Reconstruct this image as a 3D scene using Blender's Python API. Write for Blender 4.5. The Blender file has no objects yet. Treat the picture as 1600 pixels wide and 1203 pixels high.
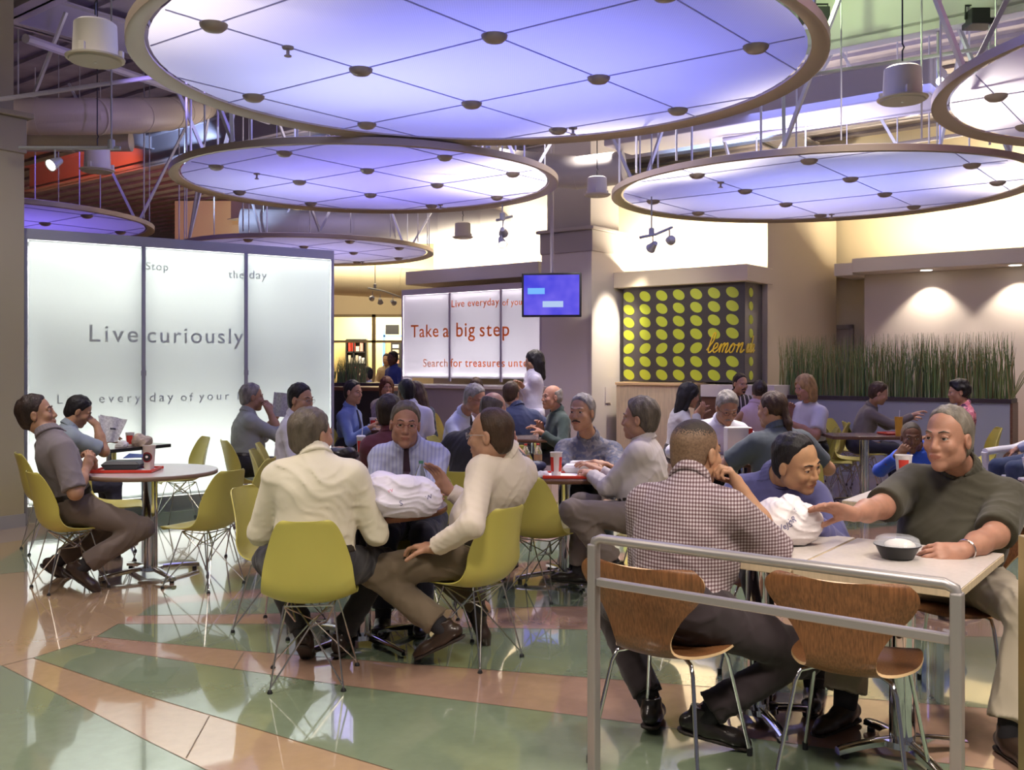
import bpy, math, random
import numpy as np
from mathutils import Vector as V, Matrix
from mathutils.bvhtree import BVHTree
random.seed(7)
C = bpy.context.scene.collection
FPX = 1500.0; HZ = 568.0; CH = 1.5
PI = math.pi
def W(px, py, Y): return V(((px-800)*Y/FPX, Y, CH-(py-HZ)*Y/FPX))
def G(px, py, z=0.0):
    Y = (CH-z)*FPX/(py-HZ); return V(((px-800)*Y/FPX, Y, z))
U = V((.79, -.613, 0)).normalized(); N = V((.613, .79, 0)).normalized()
Z = V((0, 0, 1))
def yaw_of(f): return math.atan2(-f[0], f[1])      # local +Y looks along f

# ---------------------------------------------------------------- materials
def _nodes(m):
    m.use_nodes = True; nt = m.node_tree; return nt, nt.nodes, nt.links, nt.nodes['Principled BSDF']
MATS = {}
def mat(name, col, rough=.5, metal=0, spec=.5, noise=None, bump=None, coat=0, trans=0, sss=0, ior=1.45, sheen=0, emit=None, alpha=None, aniso=None):
    """noise=(scale,amount[,stretch]) varies the colour; bump=(scale,strength[,stretch])."""
    if name in MATS: return MATS[name]
    m = bpy.data.materials.new(name); nt, nd, lk, b = _nodes(m)
    c = (*col, 1)
    b.inputs['Base Color'].default_value = c; b.inputs['Roughness'].default_value = rough
    b.inputs['Metallic'].default_value = metal; b.inputs['Specular IOR Level'].default_value = spec
    b.inputs['Coat Weight'].default_value = coat; b.inputs['Coat Roughness'].default_value = .05
    b.inputs['Transmission Weight'].default_value = trans; b.inputs['IOR'].default_value = ior
    if sss:
        b.inputs['Subsurface Weight'].default_value = sss; b.inputs['Subsurface Radius'].default_value = (.012, .005, .003); b.inputs['Subsurface Scale'].default_value = 1.0
    if sheen: b.inputs['Sheen Weight'].default_value = sheen
    if emit: b.inputs['Emission Color'].default_value = (*emit[0], 1); b.inputs['Emission Strength'].default_value = emit[1]
    if alpha is not None: b.inputs['Alpha'].default_value = alpha
    if noise or bump:
        tc = nd.new('ShaderNodeTexCoord')
    if noise:
        mp = nd.new('ShaderNodeMapping'); lk.new(tc.outputs['Object'], mp.inputs[0])
        if len(noise) > 2: mp.inputs['Scale'].default_value = noise[2]
        n = nd.new('ShaderNodeTexNoise'); n.inputs['Scale'].default_value = noise[0]; n.inputs['Detail'].default_value = 4
        lk.new(mp.outputs[0], n.inputs['Vector'])
        r = nd.new('ShaderNodeMapRange'); r.inputs[1].default_value = .3; r.inputs[2].default_value = .7
        r.inputs[3].default_value = 1-noise[1]; r.inputs[4].default_value = 1+noise[1]
        lk.new(n.outputs['Fac'], r.inputs[0])
        mx = nd.new('ShaderNodeMix'); mx.data_type = 'RGBA'; mx.blend_type = 'MULTIPLY'; mx.inputs[0].default_value = 1
        mx.inputs[6].default_value = c; lk.new(r.outputs[0], mx.inputs[7]); lk.new(mx.outputs[2], b.inputs['Base Color'])
    if bump:
        mp = nd.new('ShaderNodeMapping'); lk.new(tc.outputs['Object'], mp.inputs[0])
        if len(bump) > 2: mp.inputs['Scale'].default_value = bump[2]
        n = nd.new('ShaderNodeTexNoise'); n.inputs['Scale'].default_value = bump[0]; n.inputs['Detail'].default_value = 3
        lk.new(mp.outputs[0], n.inputs['Vector'])
        bp = nd.new('ShaderNodeBump'); bp.inputs['Strength'].default_value = bump[1]; bp.inputs['Distance'].default_value = .01
        lk.new(n.outputs['Fac'], bp.inputs['Height']); lk.new(bp.outputs[0], b.inputs['Normal'])
    MATS[name] = m; return m
def emis(name, col, s):
    if name in MATS: return MATS[name]
    m = bpy.data.materials.new(name); m.use_nodes = True; nt = m.node_tree; nt.nodes.clear()
    e = nt.nodes.new('ShaderNodeEmission'); e.inputs[0].default_value = (*col, 1); e.inputs[1].default_value = s
    o = nt.nodes.new('ShaderNodeOutputMaterial'); nt.links.new(e.outputs[0], o.inputs[0]); MATS[name] = m; return m
def translucent(name, col, tcol, fac=.6, gloss=.06, grid=None):
    m = bpy.data.materials.new(name); m.use_nodes = True; nt = m.node_tree; nd = nt.nodes; lk = nt.links; nd.clear()
    d = nd.new('ShaderNodeBsdfDiffuse'); d.inputs[0].default_value = (*col, 1)
    t = nd.new('ShaderNodeBsdfTranslucent'); t.inputs[0].default_value = (*tcol, 1)
    mx = nd.new('ShaderNodeMixShader'); mx.inputs[0].default_value = fac
    lk.new(d.outputs[0], mx.inputs[1]); lk.new(t.outputs[0], mx.inputs[2])
    g = nd.new('ShaderNodeBsdfGlossy'); g.inputs['Roughness'].default_value = .35
    m2 = nd.new('ShaderNodeMixShader'); m2.inputs[0].default_value = gloss
    lk.new(mx.outputs[0], m2.inputs[1]); lk.new(g.outputs[0], m2.inputs[2])
    o = nd.new('ShaderNodeOutputMaterial'); lk.new(m2.outputs[0], o.inputs[0])
    if grid:       # fine perforation: a small-scale weave over the fabric
        tc = nd.new('ShaderNodeTexCoord')
        w1 = nd.new('ShaderNodeTexWave'); w1.bands_direction = 'X'; w1.inputs['Scale'].default_value = grid
        w2 = nd.new('ShaderNodeTexWave'); w2.bands_direction = 'Y'; w2.inputs['Scale'].default_value = grid
        lk.new(tc.outputs['Object'], w1.inputs[0]); lk.new(tc.outputs['Object'], w2.inputs[0])
        mu = nd.new('ShaderNodeMath'); mu.operation = 'MULTIPLY'; lk.new(w1.outputs['Fac'], mu.inputs[0]); lk.new(w2.outputs['Fac'], mu.inputs[1])
        r = nd.new('ShaderNodeMapRange'); r.inputs[3].default_value = .86; r.inputs[4].default_value = 1.0; lk.new(mu.outputs[0], r.inputs[0])
        q = nd.new('ShaderNodeMix'); q.data_type = 'RGBA'; q.blend_type = 'MULTIPLY'; q.inputs[0].default_value = 1
        q.inputs[6].default_value = (*tcol, 1); lk.new(r.outputs[0], q.inputs[7]); lk.new(q.outputs[2], t.inputs[0])
    return m

# ---------------------------------------------------------------- mesh builder
def frame(d, up=None):
    d = V(d).normalized(); up = up or (Z if abs(d.z) < .95 else V((0, 1, 0)))
    x = d.cross(up).normalized(); y = x.cross(d).normalized(); return x, y, d
class MB:
    def __init__(s): s.v = []; s.f = []; s.m = []; s.mi = 0
    def _add(s, vs, fs):
        b = len(s.v); s.v += [tuple(p) for p in vs]; s.f += [tuple(i+b for i in f) for f in fs]; s.m += [s.mi]*len(fs); return s
    def mesh(s, vs, fs): return s._add(vs, fs)
    def box(s, c, d, M=None):
        hx, hy, hz = d[0]/2, d[1]/2, d[2]/2
        p = [V((x, y, z)) for x in (-hx, hx) for y in (-hy, hy) for z in (-hz, hz)]
        if M is not None: p = [M @ q for q in p]
        c = V(c)
        return s._add([q+c for q in p], [(0, 1, 3, 2), (4, 6, 7, 5), (0, 4, 5, 1), (2, 3, 7, 6), (0, 2, 6, 4), (1, 5, 7, 3)])
    def slab(s, a, b, t, z0, z1, side=1):
        """upright slab on the line a-b (2D), thickness t to the given side (left of a->b is +1)"""
        a = V((a[0], a[1], 0)); b = V((b[0], b[1], 0)); d = (b-a).normalized(); n = V((-d.y, d.x, 0))*side*t
        P = [a, b, b+n, a+n]
        return s._add([V((p.x, p.y, z0)) for p in P]+[V((p.x, p.y, z1)) for p in P],
                      [(3, 2, 1, 0), (4, 5, 6, 7), (0, 1, 5, 4), (1, 2, 6, 5), (2, 3, 7, 6), (3, 0, 4, 7)])
    def prism(s, poly, z0, z1):
        n = len(poly)
        return s._add([(p[0], p[1], z0) for p in poly]+[(p[0], p[1], z1) for p in poly],
                      [tuple(range(n-1, -1, -1)), tuple(range(n, 2*n))]+[(i, (i+1) % n, n+(i+1) % n, n+i) for i in range(n)])
    def tube(s, pts, r, n=8, r2=None, caps=True):
        pts = [V(p) for p in pts]; k = len(pts); vs = []; x = None
        for i, p in enumerate(pts):
            d = (pts[min(i+1, k-1)]-pts[max(i-1, 0)]).normalized()
            if x is None: x, y, _ = frame(d)
            else:
                x = (x-d*x.dot(d)).normalized(); y = x.cross(d)
            rr = r if r2 is None else r+(r2-r)*i/(k-1)
            if isinstance(r, (list, tuple)): rr = r[i]
            for j in range(n):
                a = 2*PI*j/n; vs.append(p+(x*math.cos(a)+y*math.sin(a))*rr)
        fs = [(i*n+j, i*n+(j+1) % n, (i+1)*n+(j+1) % n, (i+1)*n+j) for i in range(k-1) for j in range(n)]
        if caps: fs += [tuple(range(n-1, -1, -1)), tuple(range((k-1)*n, k*n))]
        return s._add(vs, fs)
    def lathe(s, prof, c=(0, 0, 0), n=32, M=None):
        vs = []; k = len(prof); c = V(c)
        for r, z in prof:
            for j in range(n):
                a = 2*PI*j/n; p = V((r*math.cos(a), r*math.sin(a), z)); vs.append((M @ p if M is not None else p)+c)
        fs = [(i*n+j, i*n+(j+1) % n, (i+1)*n+(j+1) % n, (i+1)*n+j) for i in range(k-1) for j in range(n)]
        if prof[0][0] > 1e-6: fs.append(tuple(range(n-1, -1, -1)))
        if prof[-1][0] > 1e-6: fs.append(tuple(range((k-1)*n, k*n)))
        return s._add(vs, fs)
    def ring(s, prof, n=64, c=(0, 0, 0)):
        """closed profile (r,z) swept round z"""
        k = len(prof); vs = []
        for j in range(n):
            a = 2*PI*j/n
            for r, z in prof: vs.append((c[0]+r*math.cos(a), c[1]+r*math.sin(a), c[2]+z))
        return s._add(vs, [(j*k+i, ((j+1) % n)*k+i, ((j+1) % n)*k+(i+1) % k, j*k+(i+1) % k) for j in range(n) for i in range(k)])
    def ball(s, c, r, n=12, M=None):
        r = (r, r, r) if not isinstance(r, (tuple, list)) else r; vs = []; m = n//2; c = V(c)
        for i in range(1, m):
            t = PI*i/m
            for j in range(n):
                a = 2*PI*j/n; p = V((r[0]*math.sin(t)*math.cos(a), r[1]*math.sin(t)*math.sin(a), r[2]*math.cos(t)))
                vs.append((M @ p if M is not None else p)+c)
        for q in (1, -1):
            p = V((0, 0, r[2]*q)); vs.append((M @ p if M is not None else p)+c)
        fs = [(i*n+j, (i+1)*n+j, (i+1)*n+(j+1) % n, i*n+(j+1) % n) for i in range(m-2) for j in range(n)]
        t0 = (m-1)*n; fs += [(t0, j, (j+1) % n) for j in range(n)]+[(t0+1, (m-2)*n+(j+1) % n, (m-2)*n+j) for j in range(n)]
        return s._add(vs, fs)
    def build(s, name, mats, parent=None, smooth=False, bevel=0, local=None):
        me = bpy.data.meshes.new(name)
        vs = s.v
        if local is not None:
            inv = local.inverted(); vs = [tuple(inv @ V(p)) for p in vs]
        me.from_pydata(vs, [], s.f); me.validate()
        if not isinstance(mats, (list, tuple)): mats = [mats]
        for m in mats: me.materials.append(m)
        if len(mats) > 1 and len(me.polygons) == len(s.m): me.polygons.foreach_set('material_index', s.m)
        if smooth: me.polygons.foreach_set('use_smooth', [True]*len(me.polygons))
        o = bpy.data.objects.new(name, me); C.objects.link(o)
        if parent is not None: o.parent = parent
        if local is not None and parent is None: o.matrix_world = local
        if bevel:
            b = o.modifiers.new('b', 'BEVEL'); b.width = bevel; b.segments = 2; b.limit_method = 'ANGLE'
            if smooth: me.set_sharp_from_angle(angle=.7) if hasattr(me, 'set_sharp_from_angle') else None
        elif smooth and hasattr(me, 'set_sharp_from_angle'): me.set_sharp_from_angle(angle=.85)
        return o
def tag(o, label=None, cat=None, group=None, kind=None):
    if label: o['label'] = label
    if cat: o['category'] = cat
    if group: o['group'] = group
    if kind: o['kind'] = kind
    return o
def empty(name, loc, rz=0, label=None, cat=None, group=None):
    o = bpy.data.objects.new(name, None); C.objects.link(o); o.location = loc; o.rotation_euler = (0, 0, rz); o.empty_display_size = .1
    return tag(o, label, cat, group)
def struct(name, mb, m, **k): return tag(mb.build(name, m, **k), kind='structure')
def copy_tree(o, parent=None):
    c = o.copy(); C.objects.link(c); c.parent = parent
    for ch in list(o.children): copy_tree(ch, c)
    return c
def area(name, loc, to, size, power, col=(1, 1, 1), size_y=None, shape=None, spread=None):
    l = bpy.data.lights.new(name, 'AREA'); l.energy = power; l.color = col; l.size = size
    if size_y: l.shape = 'RECTANGLE'; l.size_y = size_y
    if shape: l.shape = shape
    if spread: l.spread = spread
    o = bpy.data.objects.new(name, l); C.objects.link(o); o.location = loc
    d = V(to)-V(loc); o.rotation_euler = d.to_track_quat('-Z', 'Y').to_euler(); return o
def spot(name, loc, to, power, col, ang=60, blend=.6, r=.05):
    l = bpy.data.lights.new(name, 'SPOT'); l.energy = power; l.color = col; l.spot_size = math.radians(ang); l.spot_blend = blend; l.shadow_soft_size = r
    o = bpy.data.objects.new(name, l); C.objects.link(o); o.location = loc
    o.rotation_euler = (V(to)-V(loc)).to_track_quat('-Z', 'Y').to_euler(); return o
def text(name, s, size, m, M, parent=None, ext=.002, shear=0, spacing=1.0, align='LEFT', bold=0):
    cu = bpy.data.curves.new(name, 'FONT'); cu.body = s; cu.size = size; cu.extrude = ext; cu.shear = shear; cu.space_character = spacing; cu.align_x = align; cu.offset = bold*size
    t = bpy.data.objects.new(name, cu); C.objects.link(t); bpy.context.view_layer.update()
    me = bpy.data.meshes.new_from_object(t.evaluated_get(bpy.context.evaluated_depsgraph_get())); bpy.data.objects.remove(t); bpy.data.curves.remove(cu)
    me.materials.clear(); me.materials.append(m); me.name = name; o = bpy.data.objects.new(name, me); C.objects.link(o)
    if parent is not None: o.parent = parent
    o.matrix_local = M; return o
def on_line(A, d, px):
    """parameter t where the line A+t*d is seen in image column px"""
    k = (px-800)/FPX; return (k*A[1]-A[0])/(d[0]-k*d[1])
def zat(py, Y): return CH-(py-HZ)*Y/FPX
# ================================================================ materials of the place
M_ = {}
M_['cream'] = mat('cream_paint', (.62, .54, .42), .75, bump=(60, .05))
M_['tan'] = mat('tan_paint', (.60, .52, .38), .75, bump=(60, .05))
M_['pinkwall'] = mat('pale_wall_paint', (.68, .60, .53), .7, bump=(60, .04))
M_['mauve'] = mat('mauve_ledge_paint', (.62, .57, .55), .6)
M_['deck'] = mat('ceiling_deck_paint', (.30, .27, .31), .8, noise=(3, .15))
M_['beam'] = mat('ceiling_beam_paint', (.42, .39, .43), .6)
M_['duct'] = mat('painted_duct', (.52, .45, .33), .45, bump=(3, .2, (14, 14, 1)))
M_['rod'] = mat('pale_rod', (.56, .56, .60), .4, metal=.2)
M_['can'] = mat('speaker_can_paint', (.62, .58, .50), .55)
M_['dark'] = mat('black_plastic', (.02, .02, .022), .4)
M_['chrome'] = mat('polished_chrome', (.82, .82, .84), .08, metal=1)
M_['wire'] = mat('brushed_wire', (.60, .58, .55), .25, metal=1)
M_['alu'] = mat('satin_aluminium', (.36, .335, .33), .38, metal=.55)
M_['steel'] = mat('grey_frame_metal', (.38, .39, .42), .45, metal=.3)
M_['ringm'] = mat('champagne_ring_metal', (.40, .33, .26), .42, metal=.4)
M_['button'] = mat('bronze_button_cap', (.34, .29, .26), .45, metal=.4)
M_['wood'] = mat('walnut_veneer', (.185, .078, .030), .38, noise=(4, .38, (48, 48, .5)), coat=.15)
M_['woodedge'] = mat('maple_ply_edge', (.72, .50, .28), .4)
M_['lightwood'] = mat('light_counter_wood', (.62, .50, .34), .45, noise=(5, .12, (10, 10, .8)))
M_['brown'] = mat('brown_laminate', (.14, .065, .04), .35, noise=(6, .2, (2, 2, 14)))
M_['tabletop'] = mat('dark_table_laminate', (.22, .17, .145), .18, noise=(40, .1))
M_['tablewhite'] = mat('pale_table_laminate', (.60, .55, .51), .25, noise=(50, .04))
M_['tablegrey'] = mat('grey_table_laminate', (.56, .54, .50), .16)
M_['white'] = mat('white_plastic', (.80, .80, .82), .35)
M_['red'] = mat('red_tray_plastic', (.60, .04, .02), .35)
M_['redp'] = mat('red_paper', (.65, .05, .03), .6)
M_['paper'] = mat('white_paper', (.82, .80, .78), .7)
M_['news'] = mat('newsprint', (.58, .58, .56), .8, noise=(60, .25))
M_['lime'] = mat('lime_shell', (.55, .495, .115), .40, coat=.08)
M_['greyshell'] = mat('grey_shell', (.50, .52, .54), .38)
M_['shell_white'] = M_['white']
M_['screen'] = None

# ================================================================ camera
cam = bpy.data.cameras.new('camera'); co = bpy.data.objects.new('camera', cam); C.objects.link(co)
co.location = (0, 0, CH); co.rotation_euler = (PI/2, 0, 0)
cam.sensor_width = 36; cam.lens = 36*FPX/1600; cam.shift_y = -(601.5-HZ)/1600; cam.clip_end = 200
sc = bpy.context.scene; sc.camera = co
sc.view_settings.view_transform = 'Standard'; sc.view_settings.look = 'None'; sc.view_settings.gamma = 1
sc.view_settings.exposure = 0.0
sc.cycles.max_bounces = 7; sc.cycles.diffuse_bounces = 3; sc.cycles.glossy_bounces = 4; sc.cycles.transmission_bounces = 5
sc.cycles.caustics_reflective = False; sc.cycles.caustics_refractive = False; sc.cycles.sample_clamp_indirect = 6
sc.cycles.use_denoising = True
w = bpy.data.worlds.new('room_air'); sc.world = w; w.use_nodes = True
w.node_tree.nodes['Background'].inputs[0].default_value = (.50, .50, .60, 1); w.node_tree.nodes['Background'].inputs[1].default_value = .17

# ================================================================ floor: polished terrazzo, fanning bands
def terrazzo(name, col):
    m = mat(name, col, .10, noise=(18, .05), coat=1.0, spec=.6)
    b = m.node_tree.nodes['Principled BSDF']; b.inputs['Coat Roughness'].default_value = .035; b.inputs['Coat IOR'].default_value = 1.65; return m
TB = terrazzo('beige_terrazzo', (.43, .295, .18)); TG = terrazzo('green_terrazzo', (.20, .255, .165)); TP = terrazzo('rose_terrazzo', (.40, .255, .185))
JT = mat('brass_joint', (.16, .12, .07), .4, metal=.3)
fl = MB(); fl.mesh([(-16, -3, 0), (16, -3, 0), (16, 34, 0), (-16, 34, 0)], [(0, 1, 2, 3)])
floor = struct('floor', fl, TB)
def extend(pts, far=6.0):
    q = [G(*p) for p in pts]; d = (q[-1]-q[-2]).normalized(); q.append(q[-1]+d*far); return q
lines = [extend(p, f) for p, f in [
    ([(3, 1040), (120, 1100), (231, 1158), (322, 1203)], 5),
    ([(52, 1028), (228, 1087), (500, 1169)], 5),
    ([(116, 1007), (344, 1042), (500, 1066), (900, 1118)], 6),
    ([(150, 995), (378, 1017), (870, 1055)], 8),
    ([(184, 975), (420, 975), (870, 983)], 9),
    ([(214, 962), (420, 959), (870, 948)], 9),
    ([(238, 945), (420, 933), (870, 905)], 10),
    ([(252, 934), (420, 919), (870, 874)], 11),
    ([(262, 918), (420, 896), (870, 842)], 12),
    ([(272, 906), (420, 880), (870, 812)], 12),
]]
def band(i, j, m, name, z):
    a, b = lines[i], lines[j]; mb = MB()
    poly = [(p.x, p.y, z) for p in a]+[(p.x, p.y, z) for p in reversed(b)]
    mb.mesh(poly, [tuple(range(len(poly)))]); o = mb.build(name, m); return o
# green sector left of the fan's first line
q = MB(); l0 = lines[0]; poly = [(p.x, p.y, .0006) for p in l0]+[(l0[-1].x, -3, .0006), (-6, -3, .0006), (-6, l0[0].y+.35, .0006)]
q.mesh(poly, [tuple(range(len(poly)))])
floor_parts = [q.build('green_inlay', TG, floor)]
for i, j in ((1, 2), (3, 4), (5, 6), (7, 8)):
    o = band(i, j, TG, 'green_inlay', .0006); o.parent = floor; floor_parts.append(o)
for i, j in ((2, 3), (4, 5), (6, 7), (8, 9)):
    o = band(i, j, TP, 'rose_inlay', .0005); o.parent = floor
# outer green ring band sweeping past the left column
ob = [G(-260, 960), G(0, 876), G(74, 831), G(160, 806), G(345, 790)]; ib = [G(360, 802), G(248, 834), G(130, 866), G(43, 893), G(0, 897), G(-260, 990)]
q = MB(); poly = [(p.x, p.y, .0006) for p in ob+ib]; q.mesh(poly, [tuple(range(len(poly)))]); q.build('green_inlay', TG, floor)
jn = MB()
for l in lines[:6]:
    for a, b in zip(l[:-1], l[1:]):
        d = (b-a).normalized(); n_ = V((-d.y, d.x, 0))*.0022
        jn.mesh([(a-n_)+Z*.0012, (b-n_)+Z*.0012, (b+n_)+Z*.0012, (a+n_)+Z*.0012], [(0, 1, 2, 3)])
for p0, p1 in (((327, 1119), (291, 1184)), ((381, 1019), (364, 1047)), ((3, 1040), (52, 1028)), ((52, 1028), (116, 1007)), ((116, 1007), (150, 995)), ((150, 995), (184, 975))):
    a, b = G(*p0), G(*p1); d = (b-a).normalized(); n_ = V((-d.y, d.x, 0))*.0025
    jn.mesh([(a-n_)+Z*.0012, (b-n_)+Z*.0012, (b+n_)+Z*.0012, (a+n_)+Z*.0012], [(0, 1, 2, 3)])
jn.build('brass_joint', JT, floor)

# ================================================================ ceiling
CZ = 5.7
ce = MB(); ce.mesh([(-16, -3, CZ), (16, -3, CZ), (16, 34, CZ), (-16, 34, CZ)], [(3, 2, 1, 0)])
ce = struct('ceiling', ce, M_['deck'])
rb = MB()
for k in range(-30, 40):         # ribs of the metal deck
    p = V((0, 12, 0))+N*(k*.45); a = p-U*20; b = p+U*20; rb.slab((a.x, a.y), (b.x, b.y), .06, CZ-.05, CZ-.002)
rb.build('deck_rib', M_['deck'], ce)
def beam(P0, P1, w, z0, z1, name='ceiling_beam', m=None):
    a, b = V((P0[0], P0[1], 0)), V((P1[0], P1[1], 0)); mb = MB(); mb.slab(a, b, .03, z0, z1); d = (b-a).normalized(); n_ = V((-d.y, d.x, 0))
    for zz in (z0, z1-.02): mb.slab(a-n_*w/2, b-n_*w/2, w, zz, zz+.02)
    return struct(name, mb, m or M_['beam'])
for k, off in enumerate((-7.5, -2.6, 2.2, 7.0, 12)):
    p = V((0, 9, 0))+N*off; beam(p-U*14, p+U*14, .22, 4.95, 5.45)
for k, off in enumerate((-9, -4.6, -.4, 4.4, 8.6)):
    p = V((0, 10, 0))+U*off; beam(p-N*12, p+N*16, .18, 5.2, 5.6)
# a big boxed duct / light well upper right, its insides washed green and blue
# a square coffer hanging from the deck, one corner towards the hall, its inside facing down
cw_ = mat('light_well_paint', (.52, .50, .50), .7); cc = V((2.9, 7.55, 0)); cs, ch0, ch1 = 1.35, 4.55, 5.65
Q = [cc+U*a*cs+N*b*cs for a, b in ((-1, -1), (1, -1), (1, 1), (-1, 1))]; lw = MB()
for k in range(4):
    a, b = Q[k], Q[(k+1) % 4]; lw.slab((a.x, a.y), (b.x, b.y), .06, ch0, ch1, -1)
    d = (b-a).normalized(); o_ = V((d.y, -d.x, 0)); lw.slab(a-d*.2, b+d*.2, .16, ch0-.06, ch0+.04, -1)
cof = struct('ceiling_coffer', lw, cw_, bevel=.006)
lw = MB(); c2 = cc+U*2.9+N*.3; Q2 = [c2+U*a*cs+N*b*cs for a, b in ((-1, -1), (1, -1), (1, 1), (-1, 1))]
for k in range(4):
    a, b = Q2[k], Q2[(k+1) % 4]; lw.slab((a.x, a.y), (b.x, b.y), .06, 4.7, ch1, -1)
struct('ceiling_coffer', lw, cw_, bevel=.006)
# rectangular grey duct below it
rd = MB(); rd.slab((1.2, 12.6), (4.4, 10.1), .7, 4.35, 4.75)
tag(rd.build('rectangular_duct', M_['beam'], bevel=.02), 'grey boxed rectangular duct above the right ceiling disc', 'duct')

# ================================================================ walls
def wall(name, a, b, z0, z1, m, t=.15, side=1, kind=True):
    mb = MB(); mb.slab(a, b, t, z0, z1, side); return struct(name, mb, m)
DW = V((5.5, 16.9, 0))                       # a point of the wall with the door
wall('wall_back', DW-U*1.6, DW+U*2.6, 0, 3.0, M_['tan'])
wall('wall_back_upper', DW-U*5-N*.3, DW+U*9-N*.3, 3.0, 4.5, M_['tan'], t=.4)
mb = MB(); mb.slab(DW-U*6+N*1.3, DW+U*10+N*1.3, .2, 4.2, CZ); mb.slab(DW-U*6+N*.1, DW+U*10+N*.1, 1.3, 4.4, 4.5); struct('wall_clerestory', mb, mat('clerestory_paint', (.68, .60, .42), .7))
WR = V((5.75, 15.66, 0))
mb = MB(); mb.slab(WR, WR+U*9, .9, 0, 2.94); struct('wall_right', mb, M_['pinkwall'])
mb = MB(); p = WR-N*.62; mb.slab(p, p+U*9, .62, 2.94, 3.16); mb.slab(p-U*.3+N*.05, p+N*.05, .9, 2.9, 3.1); struct('trim_1', mb, M_['mauve'], bevel=.01)
# service-counter wall behind the board and the green-dotted box
WB = V((-1.48, 18.07, 0))
mb = MB(); mb.slab(WB, WB+U*6.6, .2, 0, 4.5); mb.slab(WB+U*6.4, WB+U*6.4+N*2.9, .2, 0, 4.5, -1); struct('wall_counter', mb, M_['cream'])
# ledge over the board, ledge over the dotted box
mb = MB(); p = WB-N*.75; mb.slab(p, p+U*3.0, .75, 2.93, 3.17); struct('trim_2', mb, M_['mauve'], bevel=.01)
p = V((3.28, 13.45, 0)); 
mb = MB(); mb.slab(p-U*2.4, p+U*.02, .9, 2.66, 2.90); struct('trim_3', mb, M_['cream'], bevel=.01)
# far shop front seen through the gap
FY = 24.0
mb = MB(); mb.box((-4.2, FY+.1, 3.0), (8, .2, .55)); mb.box((-4.0, FY+.3, 4.4), (9, .2, 2.4)); mb.box((-5.9, FY+.1, 1.4), (2.7, .2, 2.8)); mb.box((-1.5, FY+.1, 1.4), (2.2, .2, 2.8)); struct('wall_shopfront', mb, mat('warm_shop_paint', (.62, .53, .38), .7))
mb = MB(); mb.slab((-14, 27), (-14, -3), .2, 0, CZ); struct('wall_left', mb, M_['cream'])
mb = MB(); mb.slab((-14, 34), (14, 34), .2, 0, CZ); struct('wall_far', mb, M_['cream'])
mb = MB()
mb.slab((-4.56, FY-.02), (-2.5, FY-.02), .06, 2.66, 2.73); mb.slab((-4.56, FY-.02), (-2.5, FY-.02), .06, 2.02, 2.08); mb.slab((-4.56, FY-.02), (-2.5, FY-.02), .06, 0, .3)
for x in (-4.56, -3.5, -2.62): mb.slab((x, FY-.02), (x+.09, FY-.02), .06, 0, 2.73)
struct('window_1', mb, mat('bronze_mullion', (.30, .24, .14), .4, metal=.5))
mb = MB(); mb.slab((-6.5, FY+3), (-1, FY+3), .1, 0, 3.4); mb.slab((-6.5, FY+.3), (-6.5, FY+3), .1, 0, 3.4); mb.slab((-1, FY+.3), (-1, FY+3), .1, 0, 3.4)
struct('wall_shop_inner', mb, mat('yellow_shop_paint', (.85, .70, .32), .7))
mb = MB(); mb.slab((-3.45, FY+2.9), (-2.75, FY+2.9), .05, 0, 2.1); dr = struct('door_1', mb, M_['dark'])
# door in the back wall
a = DW-U*.44-N*.02; b = DW+U*.46-N*.02
mb = MB(); mb.slab(a, b, -.04, 0, 2.1); door = struct('door_2', mb, mat('door_paint', (.36, .32, .29), .5))
mb = MB()
for s, e, z0, z1 in ((a-U*.07, a, 0, 2.17), (b, b+U*.07, 0, 2.17), (a-U*.07, b+U*.07, 2.1, 2.17)): mb.slab(s-N*.02, e-N*.02, -.06, z0, z1)
tag(mb.build('door_frame', mat('door_frame_paint', (.30, .27, .25), .5), door))
mb = MB(); hp = b-U*.1-N*.09; mb.tube([hp+Z*1.0, hp+Z*1.0-N*.05, hp+Z*1.0-N*.05-U*.12], .012); mb.build('door_handle', M_['chrome'], door)

# ================================================================ columns
def column(K, w, capz, name, m_low, m_up, cap=True):
    a = K; P = [a, a+N*w, a+N*w-U*w, a-U*w]; mb = MB(); mb.prism([(p.x, p.y) for p in P], 0, capz)
    o = struct(name, mb, m_low)
    c = (P[0]+P[2])/2; mb = MB()
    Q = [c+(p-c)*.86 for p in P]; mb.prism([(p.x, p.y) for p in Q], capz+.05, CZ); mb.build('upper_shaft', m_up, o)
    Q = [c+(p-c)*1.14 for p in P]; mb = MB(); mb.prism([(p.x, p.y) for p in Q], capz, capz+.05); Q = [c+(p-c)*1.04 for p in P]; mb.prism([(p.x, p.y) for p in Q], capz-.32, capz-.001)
    mb.build('capital', m_up, o, bevel=.01)
    # metal corner guards
    mb = MB(); mb.slab(K-U*.06-N*.006, K-N*.006, -.006, 0, capz-.33); mb.build('corner_guard', mat('corner_guard_metal', (.62, .58, .55), .35, metal=.3), o)
    mb = MB(); Q = [c+(p-c)*1.02 for p in P]; mb.prism([(p.x, p.y) for p in Q], 0, .12); mb.build('column_base', M_['steel'], o)
    return o
KC = V((1.19, 14.3, 0))
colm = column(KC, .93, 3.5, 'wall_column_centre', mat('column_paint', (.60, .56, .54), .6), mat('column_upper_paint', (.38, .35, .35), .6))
colm['kind'] = 'structure'
KL = V((-5.06, 8.10, 0)); coll = column(KL, .93, 3.75, 'wall_column_left', mat('olive_column_paint', (.42, .38, .25), .6), mat('olive_column_upper', (.36, .32, .24), .6))
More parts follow.
